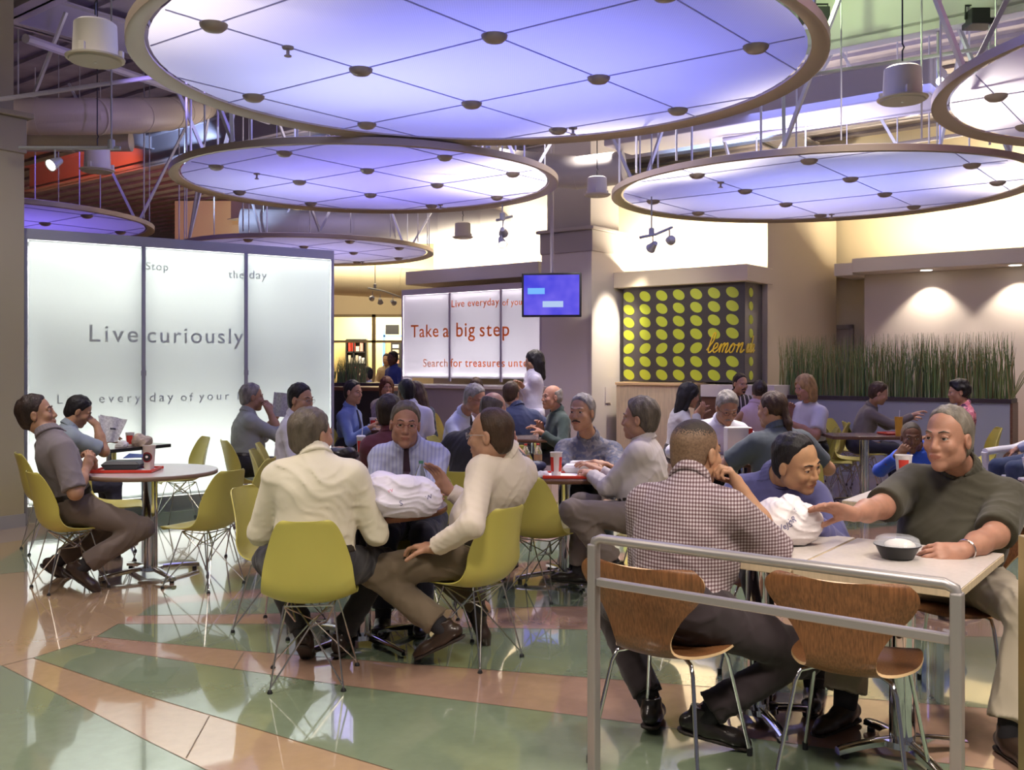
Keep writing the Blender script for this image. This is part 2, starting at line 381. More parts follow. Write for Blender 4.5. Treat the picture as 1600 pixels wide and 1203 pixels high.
# switch plate
p = KC+N*.42-U*-.001; mb = MB()
c = KC+N*.44+U*.008+Z*1.02; Mx = Matrix((U, N, Z)).transposed(); mb.box(c, (.012, .16, .24), Mx); tag(mb.build('switch_plate', M_['mauve']), 'square grey switch plate on the column beneath the television', 'switch plate')
# ================================================================ frosted light screens
def frost(name, a, b, z0, z1, divs, label, pane_mat, frame_mat, depth=.22, words=(), side=1, lamp_top=150, lamp_bot=210, lampcol=(1, .97, .9), z_glass0=None):
    """free-standing light box: two frames, one pane per bay, strip lamps at top and bottom inside"""
    a = V((a[0], a[1], 0)); b = V((b[0], b[1], 0)); d = (b-a).normalized(); L = (b-a).length; n = V((-d.y, d.x, 0))*side  # n points away from the viewer
    root = empty(name, a, 0, label, 'light screen')
    zg = z0+.02 if z_glass0 is None else z_glass0
    inv = Matrix.Translation(-a)
    def P(mb, nm, m, **k):
        mb.v = [tuple(inv @ V(q)) for q in mb.v]; return mb.build(nm, m, root, **k)
    f = MB(); f.slab(a-n*.01, b-n*.01, depth+.02, z1-.10, z1, side); f.slab(a-n*.012, a-n*.012+d*.03, depth+.03, z0, z1-.1, side); f.slab(b-d*.035-n*.012, b-n*.012, depth+.03, z0, z1-.1, side)
    P(f, 'frame', frame_mat, bevel=.004)
    if zg > z0+.05:
        f = MB(); f.slab(a+n*.01, b+n*.01, depth-.02, z0, zg-.01, side); P(f, 'plinth', mat('screen_plinth_metal', (.36, .37, .35), .3, metal=.4))
    for t in divs:
        f = MB(); p = a+d*t; f.slab(p-d*.018-n*.015, p+d*.018-n*.015, .03, z0, z1-.1, side)
        f.slab(p-d*.024-n*.02, p+d*.024-n*.02, .012, (z0+z1)*.5, (z0+z1)*.5+.05, side)
        P(f, 'mullion', frame_mat)
    ts = [.03]+list(divs)+[L-.03]
    for s, e in zip(ts[:-1], ts[1:]):
        g = MB(); g.slab(a+d*(s+.012), a+d*(e-.012), .006, zg, z1-.105, side); P(g, 'pane', pane_mat)
    g = MB(); g.slab(a+d*.04+n*(depth-.008), b-d*.04+n*(depth-.008), .008, zg, z1-.105, side); P(g, 'back_panel', mat('screen_back', (.10, .105, .11), .7))
    for k in range(len(ts)-1):
        m_ = a+d*(ts[k]+ts[k+1])/2+n*(depth*.22); wd = (ts[k+1]-ts[k])*.9
        o = area('screen_lamp', m_+Z*(z1-.12), m_+Z*(z1-2)-n*.06, wd, lamp_top, lampcol, size_y=.05); 
        # align the strip along d
        for o_, zz, tgt in ((o, z1-.12, -1),):
            zax = -(V((0, 0, -1))-n*.10).normalized(); xax = (d-zax*d.dot(zax)).normalized(); yax = zax.cross(xax)
            o_.matrix_world = Matrix.Translation(m_+Z*zz) @ Matrix((xax, yax, zax)).transposed().to_4x4()
        if lamp_bot:
            o = area('screen_lamp', m_, m_+Z, wd, lamp_bot, lampcol, size_y=.05)
            zax = -(V((0, 0, 1))-n*.10).normalized(); xax = (d-zax*d.dot(zax)).normalized(); yax = zax.cross(xax)
            o.matrix_world = Matrix.Translation(m_+Z*(zg+.03)) @ Matrix((xax, yax, zax)).transposed().to_4x4()
    for (s, px0, px1, py, m, fontk) in words:
        t0 = on_line(a, d, px0); t1 = on_line(a, d, px1); q = a+d*t0; z = zat(py, q.y)
        Mx = Matrix((d, Z, -n*1.0)).transposed().to_4x4()
        o = text('lettering', s, 1.0, m, Matrix.Identity(4), root, ext=.001, spacing=fontk, bold=.006)
        bpy.context.view_layer.update(); wd = o.dimensions.x; sc_ = (t1-t0)/max(wd, .01)
        o.matrix_local = Matrix.Translation(q-a+Z*z-n*.004) @ Mx @ Matrix.Diagonal((sc_, sc_, 1, 1))
    return root
pane_a = translucent('frosted_screen_glass', (.60, .62, .62), (.86, .90, .88), .55, .05)
ltr = translucent('grey_screen_lettering', (.60, .62, .63), (.74, .77, .78), .5, .02)
ltr2 = translucent('pale_screen_lettering', (.60, .62, .62), (.84, .88, .86), .5, .02)
PA = V((-4.54, 8.93, 0)); PB = V((-1.99, 10.72, 0)); pd = (PB-PA).normalized()
d1, d2 = on_line(PA, pd, 224), on_line(PA, pd, 384)
frost('light_screen', PA, PB, .0, 2.76, (d1, d2), 'tall frosted glass screen lettered Live curiously, glowing white beside the olive column', pane_a, M_['steel'], z_glass0=.17,
      words=(('Live', 137, 213, 533.5, ltr, 1.25), ('curiously', 229, 379, 535, ltr, 1.18), ('Stop', 227, 262, 421, ltr2, 1.15), ('the', 357, 381, 434, ltr2, 1.15), ('day', 389, 416, 435, ltr2, 1.15),
             ('Live', 88, 136, 631, ltr, 1.5), ('every', 154, 219, 629, ltr, 1.5), ('day', 233, 270, 627.5, ltr, 1.4), ('of', 282, 301, 626.5, ltr, 1.4), ('your', 311, 358, 625, ltr, 1.5), ('life', 370, 400, 624, ltr, 1.5)))
pane_b = translucent('milky_board_glass', (.58, .55, .60), (.92, .90, .92), .5, .04)
org = translucent('orange_board_lettering', (.88, .25, .06), (1.0, .42, .14), .5, .02); org2 = translucent('faded_orange_lettering', (.85, .45, .30), (.95, .60, .45), .5, .02)
BA = V((-1.95, 17.0, 0)); BB = BA+U*3.06
e1, e2, e3 = on_line(BA, U, 703), on_line(BA, U, 783), None
frost('light_board', BA, BB, 1.20, 2.80, (e1, e2), 'milky light board with orange lettering reading Take a big step, above the grey counter', pane_b, mat('board_frame', (.48, .43, .48), .5), lamp_top=14, lamp_bot=150, z_glass0=1.25, lampcol=(1, .96, .97),
      words=(('Take', 642, 685, 527, org, 1.1), ('a', 692, 701, 526.5, org, 1.1), ('big', 712, 741, 526, org, 1.1), ('step', 749, 795, 525.5, org, 1.15),
             ('Live everyday', 705, 779, 480, org, 1.1), ('of your life', 785, 840, 477.5, org, 1.1),
             ('Search', 661, 699, 573, org2, 1.1), ('for', 704, 722, 573, org, 1.1), ('treasures', 727, 789, 573, org, 1.15), ('untold', 794, 838, 573, org, 1.2)))

# ================================================================ counters
mb = MB(); a = V((-2.0, 16.2, 0)); mb.slab(a, a+U*2.95, .7, 0, 1.10)
cnt = empty('service_counter', (0, 0, 0), 0, 'long grey service counter running under the orange-lettered light board', 'counter')
mb.build('counter_body', mat('grey_counter_panel', (.36, .32, .31), .5), cnt)
mb = MB(); mb.slab(a-N*.04, a-N*.04+U*2.97, .80, 1.10, 1.15); mb.build('counter_top', M_['tablewhite'], cnt, bevel=.006)
LK = V((3.3, 13.6, 0))               # near right corner of the green-dotted box
cw = empty('lightwood_counter', (0, 0, 0), 0, 'pale wooden counter below the black wall of green dots', 'counter')
mb = MB(); p = LK-U*.64-N*.3; mb.slab(p-U*1.3, p, .6, 0, 1.18); mb.build('counter_body', M_['lightwood'], cw)
mb = MB(); mb.slab(p-U*1.3-N*.04, p+U*.03-N*.04, .66, 1.18, 1.22); mb.build('counter_top', M_['woodedge'], cw, bevel=.005)
bc = empty('brown_counter', (0, 0, 0), 0, 'dark brown counter with mauve top right of the pale wooden counter', 'counter')
mb = MB(); p2 = LK-U*.55-N*.25; mb.slab(p2, p2+U*1.1, .5, 0, 1.03); mb.build('counter_body', M_['brown'], bc)
mb = MB(); mb.slab(p2-N*.03, p2-N*.03+U*1.1, .56, 1.03, 1.20); mb.build('counter_top', M_['mauve'], bc)

# dotted box with lemonade lettering
LB = empty('dotted_sign_wall', (0, 0, 0), 0, 'charcoal boxed wall covered in lime ovals with yellow lemonade script', 'sign')
mb = MB(); LL = 2.0; a = LK-U*LL; z0, z1 = 1.23, 2.68; mb.slab(a, LK, .75, z0, z1); mb.build('box_face', mat('charcoal_board', (.075, .068, .07), .22, coat=.3), LB, bevel=.004)
limedot = mat('lime_dot_vinyl', (.50, .58, .045), .45)
rows = [(457, 'r'), (481, 'r'), (503, 'r'), (522, 'r'), (543.5, 'l'), (564.5, 'r'), (587, 'r')]
Mface = Matrix((U, Z, -N)).transposed()      # local x along the face, y up, z towards the room
def oval(c, rx, rz, tilt, Mf, name='oval'):
    mb = MB(); n = 28; vs = []
    for zz in (0, .004):
        for j in range(n):
            t = 2*PI*j/n; x, y = rx*math.cos(t), rz*math.sin(t); x, y = x*math.cos(tilt)-y*math.sin(tilt), x*math.sin(tilt)+y*math.cos(tilt)
            vs.append(c+Mf @ V((x, y, zz)))
    mb.mesh(vs, [tuple(range(n, 2*n))]+[(i, (i+1) % n, n+(i+1) % n, n+i) for i in range(n)]); return mb.build(name, limedot, LB)
for ri, z in enumerate((2.52, 2.325, 2.13, 1.935, 1.73, 1.53, 1.33)):
    for k in range(7):
        s = .19+k*.285
        if s > LL-.02: continue
        if ri == 4 and s < .65: continue
        oval(LK-U*s+Z*z-N*.001, .102, .072, -.5 if ri != 4 else .5, Mface)
    oval(LK+N*.2+Z*z+U*.001, .07, .065, -.4, Matrix((N, Z, U)).transposed())
yel = mat('yellow_script_paint', (.85, .62, .05), .4)
def crom(P, n=6):
    out = []
    for i in range(len(P)-1):
        p0, p1, p2, p3 = P[max(i-1, 0)], P[i], P[i+1], P[min(i+2, len(P)-1)]
        for k in range(n):
            t = k/n; out.append(tuple(.5*(2*b+(c-a)*t+(2*a-5*b+4*c-d)*t*t+(3*b-a-3*c+d)*t**3) for a, b, c, d in zip(p0, p1, p2, p3)))
    out.append(P[-1]); return out
GL = dict(l=([(0, .25), (.5, 1.3), (.52, 2.05), (.3, 2.0), (.18, 1.1), (.2, .2), (.42, 0), (.7, .3)], .7), e=([(0, .3), (.38, .55), (.42, .9), (.15, .95), (.02, .4), (.25, 0), (.65, .3)], .65),
          m=([(0, .3), (.2, .95), (.18, 0), (.22, .5), (.48, .98), (.58, .8), (.52, 0), (.56, .5), (.82, .98), (.95, .8), (.9, .1), (1.05, 0), (1.25, .3)], 1.25), o=([(0, .3), (.3, .95), (.05, .6), (.12, .05), (.4, .05), (.52, .6), (.3, .95), (.5, .78), (.8, .75)], .78),
          n=([(0, .7), (.18, .95), (.16, 0), (.2, .5), (.48, .98), (.58, .8), (.54, .1), (.7, 0), (.9, .3)], .9), a=([(0, .3), (.45, .95), (.12, .8), (.05, .1), (.3, .05), (.5, .9), (.48, .1), (.6, 0), (.8, .3)], .8), d=([(0, .3), (.45, .95), (.12, .8), (.05, .1), (.3, .05), (.52, 1.0), (.68, 2.0), (.5, .2), (.62, 0), (.85, .3)], .85))
def script(word, o, Mf, h, m):
    x = 0
    for ch in word:
        P, adv = GL[ch]; mb = MB(); mb.tube([o+Mf @ V(((x+u+v*.32)*h, v*h, .006)) for u, v in crom(P)], .011, 6); mb.build('lettering', m, LB, smooth=True); x += adv
script('lemon', LK-U*.60+Z*1.66, Mface, .135, yel)
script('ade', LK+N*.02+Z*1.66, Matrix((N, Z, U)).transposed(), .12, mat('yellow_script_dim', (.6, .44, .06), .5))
bpy.context.view_layer.update()

# ================================================================ television on the column
tvc = W(862, 461, 13.5); face = V((-.12, -1, 0)).normalized(); fr = V((face.y*-1, face.x, 0)); fr = V((-face.y, face.x, 0))
tv = empty('television', tvc, 0, 'flat black television with violet screen hung on the centre column', 'television')
Mt = Matrix((fr, Z, face)).transposed()    # x right, y up, z towards the viewer
mb = MB(); mb.box((0, 0, 0), (.84, .62, .07), Mt); mb.build('bezel', M_['dark'], tv, bevel=.01)
scm = bpy.data.materials.new('violet_screen'); scm.use_nodes = True; nt = scm.node_tree; nt.nodes.clear()
tc = nt.nodes.new('ShaderNodeTexCoord'); no = nt.nodes.new('ShaderNodeTexNoise'); no.inputs['Scale'].default_value = 3; cr = nt.nodes.new('ShaderNodeValToRGB')
cr.color_ramp.elements[0].position = .35; cr.color_ramp.elements[0].color = (.06, .055, .62, 1); cr.color_ramp.elements[1].position = .7; cr.color_ramp.elements[1].color = (.16, .12, .75, 1)
e = nt.nodes.new('ShaderNodeEmission'); e.inputs[1].default_value = 1.15; ou = nt.nodes.new('ShaderNodeOutputMaterial')
nt.links.new(tc.outputs['Object'], no.inputs['Vector']); nt.links.new(no.outputs['Fac'], cr.inputs[0]); nt.links.new(cr.outputs[0], e.inputs[0]); nt.links.new(e.outputs[0], ou.inputs[0])
mb = MB(); mb.box(Mt @ V((0, 0, .0365)), (.78, .56, .003), Mt); scr = mb.build('screen', scm, tv)
mb = MB(); mb.box(Mt @ V((-.215, .055, .0390)), (.24, .085, .002), Mt); mb.build('screen_panel', emis('screen_blue_box', (.18, .45, .95), 1.1), tv)
mb = MB(); mb.box(Mt @ V((.02, -.13, .0390)), (.29, .085, .002), Mt); mb.build('screen_panel', emis('screen_pale_box', (.42, .55, .80), 1.1), tv)
mb = MB(); mb.tube([Mt @ V((0, .2, -.05)), Mt @ V((0, .2, -.05))+V((0, .0, 2.6))], .025); mb.box(Mt @ V((0, .05, -.06)), (.3, .35, .06), Mt)
mb.build('mounting_pole', M_['beam'], tv)

# ================================================================ ceiling discs
RD = 2.06; HD = 3.3
mem = translucent('disc_fabric', (.45, .45, .52), (.90, .90, .95), .76, .015, grid=26)
seam = translucent('disc_seam', (.5, .5, .62), (.62, .62, .80), .6, .02)
def build_disc():
    root = empty('ceiling_disc', (0, 0, 0))
    mb = MB(); mb.ring([(RD, .005), (RD, .062), (RD-.02, .068), (RD-.04, .062), (RD-.04, .05), (RD-.10, .045), (RD-.10, .032), (RD-.02, -.003)], 96)
    mb.build('rim', M_['ringm'], root, smooth=True)
    # slightly domed fabric, sagging a little between buttons
    mb = MB(); n = 72; vs = [(0, 0, .04)]; K = 14
    for i in range(1, K+1):
        r = (RD-.12)*i/K
        for j in range(n):
            a = 2*PI*j/n; x, y = r*math.cos(a), r*math.sin(a)
            vs.append((x, y, .04+.012*math.sin(x*2.4)*math.sin(y*2.4)*(1-i/K)))
    fs = [(0, 1+(j+1) % n, 1+j) for j in range(n)]+[(1+(i-1)*n+j, 1+(i-1)*n+(j+1) % n, 1+i*n+(j+1) % n, 1+i*n+j) for i in range(1, K) for j in range(n)]
    mb.mesh(vs, fs); mb.build('fabric', mem, root, smooth=True)
    return root
def disc_grid(root, step=1.05, rot=.911, off=(.525, .525), nib=()):
    """seams in a square grid, a button on every crossing"""
    Rm = Matrix.Rotation(rot, 3, 'Z')
    for k in range(-3, 4):
        for ax in (0, 1):
            c = k*step+off[1-ax]
            if abs(c) > RD-.35: continue
            h = math.sqrt((RD-.13)**2-c*c); mb = MB()
            p0, p1 = (V((-h, c, .028)), V((h, c, .028))) if ax == 0 else (V((c, -h, .028)), V((c, h, .028)))
            mb.tube([Rm @ p0, Rm @ p1], .0045, 5); mb.build('seam', seam, root)
    for i in range(-3, 4):
        for j in range(-3, 4):
            x, y = i*step+off[0], j*step+off[1]
            if math.hypot(x, y) > RD-.25: continue
            p = Rm @ V((x, y, .03)); mb = MB()
            mb.lathe([(.074, 0), (.070, -.016), (.048, -.036), (.018, -.044), (0.0001, -.046)], p, 20); mb.build('button', M_['button'], root, smooth=True)
    for x, y in nib:
        mb = MB(); p = Rm @ V((x, y, .03)); mb.lathe([(.035, 0), (.032, -.012), (.01, -.014), (.01, -.045), (.022, -.05), (.022, -.056), (.0001, -.057)], p, 12); mb.build('sprinkler_head', M_['button'], root, smooth=True)
disc0 = build_disc(); disc_grid(disc0, nib=((-1.085, .525), (1.6, .4)))
disc_list = []
def disc(px0, px1, py, label, tilt=(0, 0)):
    s = (HZ-py)/(HD-CH); Y = FPX/s; X = ((px0+px1)/2-800)/s
    r = disc0 if not disc_list else copy_tree(disc0)
    k = ((px1-px0)/2/s)/RD; r.location = (X, Y, HD); r.rotation_euler = (tilt[0], tilt[1], 0); r.scale = (k, k, 1)
    disc_list.append((X, Y, r)); return tag(r, label, 'ceiling disc', 'round ceiling discs')
disc(235, 1270, 122, 'largest round ceiling disc glowing lavender, hanging nearest over the tables', tilt=(.022, 0))
disc(281, 872, 290, 'round violet ceiling disc hanging just behind the largest one, left of the column', tilt=(.008, 0))
disc(957, 1592, 304, 'round lavender ceiling disc hanging right of the column before the bright wall', tilt=(.006, 0))
disc(1502, 2540, 118, 'round ceiling disc with a pinkish tint, cut by the upper right edge')
disc(-273, 225, 350, 'round violet ceiling disc cut off just above the left end of the frosted screen')
disc(285, 677, 396, 'smallest round ceiling disc, partly hidden behind the frosted screen')
# ================================================================ hangers: vertical rods and diagonal struts above every disc
def hangers(X, Y, R, n, seed, root):
    rn = random.Random(seed)
    for k in range(n):
        a = 2*PI*k/n+rn.uniform(-.1, .1); r = R*rn.choice((.97, .97, .6)); p = V((X+r*math.cos(a), Y+r*math.sin(a), HD+.1)); t = rn.uniform(.006, .012)
        mb = MB(); mb.tube([p, V((p.x, p.y, CZ))], t, 6); o = mb.build('hanger_rod', M_['rod'])
        tag(o, 'thin pale rod hanging a ceiling disc from the deck', 'hanger rod', 'vertical rods holding the ceiling discs')
    for k in range(n//4):
        a = 2*PI*(k+.3)/(n//4)+rn.uniform(-.2, .2); p = V((X+R*.9*math.cos(a), Y+R*.9*math.sin(a), HD+.12)); b = rn.uniform(0, 2*PI); q = p+V((math.cos(b)*1.1, math.sin(b)*.8, 1.9))
        for dd in (0, 1):
            if dd: q = p+V((math.cos(b+2.4)*.9, math.sin(b+2.4)*.7, 1.9))
            mb = MB(); d = (q-p).normalized(); x, y, _ = frame(d); Mx = Matrix((x, y, d)).transposed(); mb.box((p+q)/2, (.032, .032, (q-p).length), Mx)
            tag(mb.build('diagonal_strut', M_['rod']), 'pale diagonal strut bracing a ceiling disc', 'strut', 'slanted struts bracing the ceiling discs')
for i, (X, Y, r) in enumerate(disc_list):
    hangers(X, Y, RD*r.scale[0], (14, 22, 22, 12, 16, 18)[i], 11+i, r)

# ================================================================ speaker cans
def build_can():
    root = empty('ceiling_speaker', (0, 0, 0)); mb = MB()
    mb.lathe([(.13, 0), (.165, .01), (.168, .02), (.128, .03), (.120, .22), (.10, .235), (.0001, .24)], n=32); mb.build('can', M_['can'], root, smooth=True)
    mb = MB(); mb.lathe([(.0001, -.006), (.145, -.004), (.15, .004), (.13, .006), (.0001, .006)], n=32); mb.build('grille', mat('speaker_grille', (.52, .50, .44), .6, bump=(400, .3)), root, smooth=True)
    mb = MB(); mb.lathe([(.0001, -.012), (.008, -.010), (.008, -.004), (.0001, -.004)], n=10); mb.build('centre_cap', M_['white'], root)
    mb = MB()
    for a in (.4, 2.5, 4.6): mb.box((.14*math.cos(a), .14*math.sin(a), .05), (.03, .03, .05))
    mb.build('clamp', M_['can'], root)
    mb = MB(); mb.tube([(0, 0, .23), (0, 0, .29), (.012, 0, .31), (0, 0, .33), (0, 0, 2.0)], .006, 6); mb.build('suspension_cable', M_['dark'], root)
    return root
can0 = build_can(); used_can = []
def can(px, py, wpx, label):
    Y = .335*FPX/wpx; p = W(px, py, Y); r = can0 if not used_can else copy_tree(can0); used_can.append(1)
    r.location = p; tag(r, label, 'speaker', 'cylindrical ceiling speakers')
    for c in r.children:
        if c.name.startswith('suspension_cable'):
            c.scale = (1, 1, max(.3, (CZ-p.z)/2.0))
can(149, 96, 88, 'cylindrical cream speaker hanging nearest at the upper left above the olive column')
can(152, 268, 52, 'cylindrical speaker hanging lower down behind the left track light')
can(1410, 158, 76, 'pale cylindrical speaker hanging between the two right-hand ceiling discs')
can(933, 306, 42, 'small speaker can hanging in front of the centre column head')
can(723, 372, 34, 'smallest speaker can hanging before the bright wall left of the centre column')

# ================================================================ ducts
def duct(name, pts, r, label, m=None, rings=0):
    mb = MB(); mb.tube(pts, r, 28); o = mb.build(name, m or M_['duct'], smooth=True); tag(o, label, 'duct')
    L = 0; 
    if rings:
        P = [V(p) for p in pts]
        for a, b in zip(P[:-1], P[1:]):
            d = (b-a); n = max(1, int(d.length/rings))
            for k in range(n):
                c = a+d*(k/n); dn = d.normalized(); q = MB(); q.tube([c-dn*.012, c+dn*.012], r+.006, 28); q.build('duct_band', m or M_['duct'], o, smooth=True)
    return o
duct('round_duct', [W(-60, 182, 10.0), W(60, 182, 10.0), W(150, 182, 10.1), W(215, 181, 10.6), W(262, 178, 11.4), W(296, 172, 12.6), W(318, 166, 14)], .19, 'large round beige duct running over the left column and bending away', rings=.5)
duct('round_duct', [W(20, 221, 11.0), W(205, 221, 11.1)], .115, 'smaller capped round duct just below the large beige one', rings=.6)
duct('round_duct', [W(380, 352, 17.5), W(560, 356, 17.6), W(820, 352, 17.2)], .30, 'long grey round duct seen under the second ceiling disc', mat('grey_duct_paint', (.38, .36, .35), .5), rings=.7)
duct('round_duct', [W(500, 436, 21.5), W(690, 446, 21.5)], .34, 'yellowish round duct above the far shop front', rings=.8)
duct('round_duct', [W(780, 258, 13.0), W(900, 270, 13.0), W(975, 262, 12.8)], .22, 'lavender-lit round duct end beside the centre column shaft', mat('grey_duct_paint', (.38, .36, .35), .5), rings=.5)
for k, (p0, p1, r, lab) in enumerate([((-20, 158, 8), (240, 120, 8.6), .02, 'thin conduit pipe above the left round duct'), ((40, 60, 9), (420, 190, 14), .045, 'grey pipe slanting behind the cream speaker'),
        ((1130, 218, 12), (1600, 150, 10.5), .03, 'pale pipe crossing behind the right speaker'), ((1180, 130, 9), (1560, 72, 8.5), .018, 'thin tube running under the green-lit light well'), ((1150, 262, 15), (1600, 196, 13), .03, 'pipe low under the deck above the right disc')]):
    mb = MB(); mb.tube([W(*p0), W(*p1)], r, 8); tag(mb.build('conduit_pipe', M_['beam']), lab, 'pipe')

# ================================================================ track lights
lens = emis('lamp_lens', (1, .9, .75), 14)
def track(label, pts, heads, drop):
    """pts: rail points; heads: (position on rail, aim vector)"""
    root = empty('track_light', pts[0], 0, label, 'track light', 'track lights'); o = V(pts[0])
    mb = MB(); mb.tube([V(p)-o for p in pts], .016, 8); mb.build('rail', M_['steel'], root, smooth=True)
    for p in drop: mb = MB(); mb.tube([V(p)-o, V((p[0], p[1], CZ))-o], .008, 6); mb.lathe([(.03, -.03), (.03, .05), (.012, .06)], V(p)-o, 12); mb.build('stem', M_['steel'], root)
    for p, aim in heads:
        p = V(p)-o; d = V(aim).normalized(); c = p-Z*.13; mb = MB(); x, y, _ = frame(d); Mx = Matrix((x, y, d)).transposed()
        mb.lathe([(.0001, -.07), (.028, -.065), (.036, -.03), (.055, .05), (.058, .055), (.050, .052), (.035, .0)], c, 16, Mx)
        mb.tube([p, c], .008, 6); h = mb.build('lamp_head', M_['steel'], root, smooth=True)
        mb = MB(); mb.lathe([(.0001, .03), (.042, .032)], c, 16, Mx); mb.build('lens', lens, h)
a, b = W(30, 231, 8.2), W(188, 231, 8.2)
track('track light on a short rail by the olive column, its lamp glowing pink-white', [a, b], [(W(86, 231, 8.2), (-.5, -1.0, -.7))], [W(174, 228, 8.2)])
track('track light with two lamps hanging right of the centre column', [W(1000, 371, 10.5), W(1025, 366, 10.6), W(1050, 355, 10.8)], [(W(1020, 366, 10.6), (-.4, 1, -.5)), (W(1046, 357, 10.7), (.5, 1, .1))], [W(1018, 364, 10.6)])
track('track light seen under the edge of the second ceiling disc, left of the column', [W(776, 344, 11), W(800, 338, 11.2)], [(W(786, 344, 11), (.1, 1, -.3)), (W(784, 360, 11), (.2, -.6, -.7))], [W(785, 340, 11)])
track('track light with three spots in front of the yellowish far duct', [W(575, 450, 19), W(600, 455, 19.2), W(625, 464, 19.4)], [(W(582, 455, 19), (-.4, 1, -.2)), (W(594, 460, 19.1), (0, 1, -.6)), (W(614, 462, 19.3), (.4, 1, -.3))], [W(586, 448, 19)])
# small theatre projectors throwing colour on the deck
for (p, lab) in ((W(1272, 28, 8.4), 'dark flood lamp lighting the deck green, above the right speaker'), (W(1530, 30, 8.4), 'dark flood lamp in the blue glow at the upper right')):
    root = empty('flood_lamp', p, 0, lab, 'flood lamp'); mb = MB(); mb.box((0, 0, 0), (.22, .2, .14)); mb.build('housing', M_['dark'], root, bevel=.01)
    mb = MB(); mb.tube([(-.12, 0, 0), (-.12, 0, .12), (.12, 0, .12), (.12, 0, 0)], .01, 6); mb.tube([(0, 0, .12), (0, 0, CZ-p.z)], .012, 6); mb.build('bracket', M_['dark'], root)
p = W(1469, 127, 8.6); root = empty('halogen_lamp', p, 0, 'bare bright greenish lamp right of the pale speaker', 'lamp')
mb = MB(); mb.ball((0, 0, 0), .035); mb.build('bulb', emis('bulb_glow', (.85, 1, .8), 60), root); mb = MB(); mb.tube([(0, 0, .03), (0, .04, .1), (0, .05, CZ-p.z)], .012, 6); mb.build('stem', M_['beam'], root)

# ================================================================ planter screens
def planter(name, a, b, h, t, label, gh, n, seed, trim=.05):
    root = empty(name, (0, 0, 0), 0, label, 'planter'); d = (b-a).normalized()
    mb = MB(); mb.slab(a, b-d*.0, t, 0, h-trim); mb.build('body', mat('bluegrey_panel', (.33, .35, .40), .5), root)
    mb = MB(); mb.slab(a-N*.02, b-N*.02+d*.02, t+.04, h-trim, h); mb.build('rim', mat('dark_trim', (.05, .035, .04), .4), root)
    mb = MB(); mb.slab(b+d*.001, b+d*.03, t, 0, h-trim); mb.build('end_panel', M_['brown'], root)
    return root
def reeds(label, a, b, z, gh, n, seed, t):
    rn = random.Random(seed); mb = MB(); d = b-a
    for k in range(n):
        mb.mi = rn.choice((0, 0, 1, 2)) if rn.random() > .14 else 3
        p = a+d*rn.random()+N*rn.uniform(.05, t-.05)+Z*z; h = gh*rn.uniform(.72, 1.04); lx, ly = rn.gauss(0, .05), rn.gauss(0, .05)
        w = rn.uniform(.0035, .0065); s = V((rn.uniform(-1, 1), rn.uniform(-.4, .4), 0)).normalized()*w
        q = [p+V((lx*f*f, ly*f*f, h*f)) for f in (0, .5, 1)]
        vs = []
        for i, c in enumerate(q):
            k_ = 1-.85*(i/2)**2; vs += [c-s*k_, c+s*k_, c+V((s.y, -s.x, 0))*k_*1.4]
        mb.mesh(vs, [(0, 1, 4, 3), (1, 2, 5, 4), (2, 0, 3, 5), (3, 4, 7, 6), (4, 5, 8, 7), (5, 3, 6, 8)])
    o = mb.build('reed_grass', [mat('reed_green', (.20, .30, .10), .55), mat('reed_dark', (.10, .17, .07), .6), mat('reed_olive', (.32, .35, .15), .55), mat('reed_straw', (.38, .27, .12), .6)])
    return tag(o, label, 'reed grass', kind='stuff')
qa, qb = V((3.73, 13.5, 0)), V((6.12, 11.8, 0)); h_ = 1.06
planter('long_planter', qa, qb, h_, .45, 'long low planter with pale blue-grey side holding the reeds on the right', .75, 0, 0)
reeds('dense upright green reed grass growing from the long blue-grey planter', qa, qb, h_-.02, .84, 1250, 3, .45)
rn = random.Random(5); mb = MB()
for k in range(9):
    p = qb-N*-.2-U*.04+Z*1.0; a = rn.uniform(.05, .55); mb.tube([p, p+U*a*.4+Z*.35, p+U*a+Z*rn.uniform(.55, .7)], .005, 5, .0015)
tag(mb.build('reed_grass', mat('reed_olive', (.24, .25, .11), .55)), 'few loose reeds arching out past the brown end of the planter', 'reed grass', kind='stuff')
qa2, qb2 = W(516, 600, 15.0), W(592, 600, 14.8); qa2.z = qb2.z = 0
rt = planter('dark_planter', qa2, qb2, 1.2, .5, 'dark brown planter behind the man in the blue shirt, left of the light board', .5, 0, 0)
reeds('pale green reed grass in the dark planter beside the frosted screen edge', qa2, W(552, 600, 14.9)*1.0-Z*(W(552, 600, 14.9).z), 1.18, .42, 260, 9, .4)
# dark counter below it
mb = MB(); a = W(522, 604, 13.6); b = W(612, 604, 13.2); a.z = b.z = 0; dk = empty('dark_counter', (0, 0, 0), 0, 'black-fronted counter with brown top behind the woman with glasses', 'counter')
mb.slab(a, b, .6, 0, 1.12); mb.build('counter_body', M_['dark'], dk); mb = MB(); mb.slab(a-N*.02, b-N*.02, .66, 1.12, 1.17); mb.build('counter_top', M_['brown'], dk)

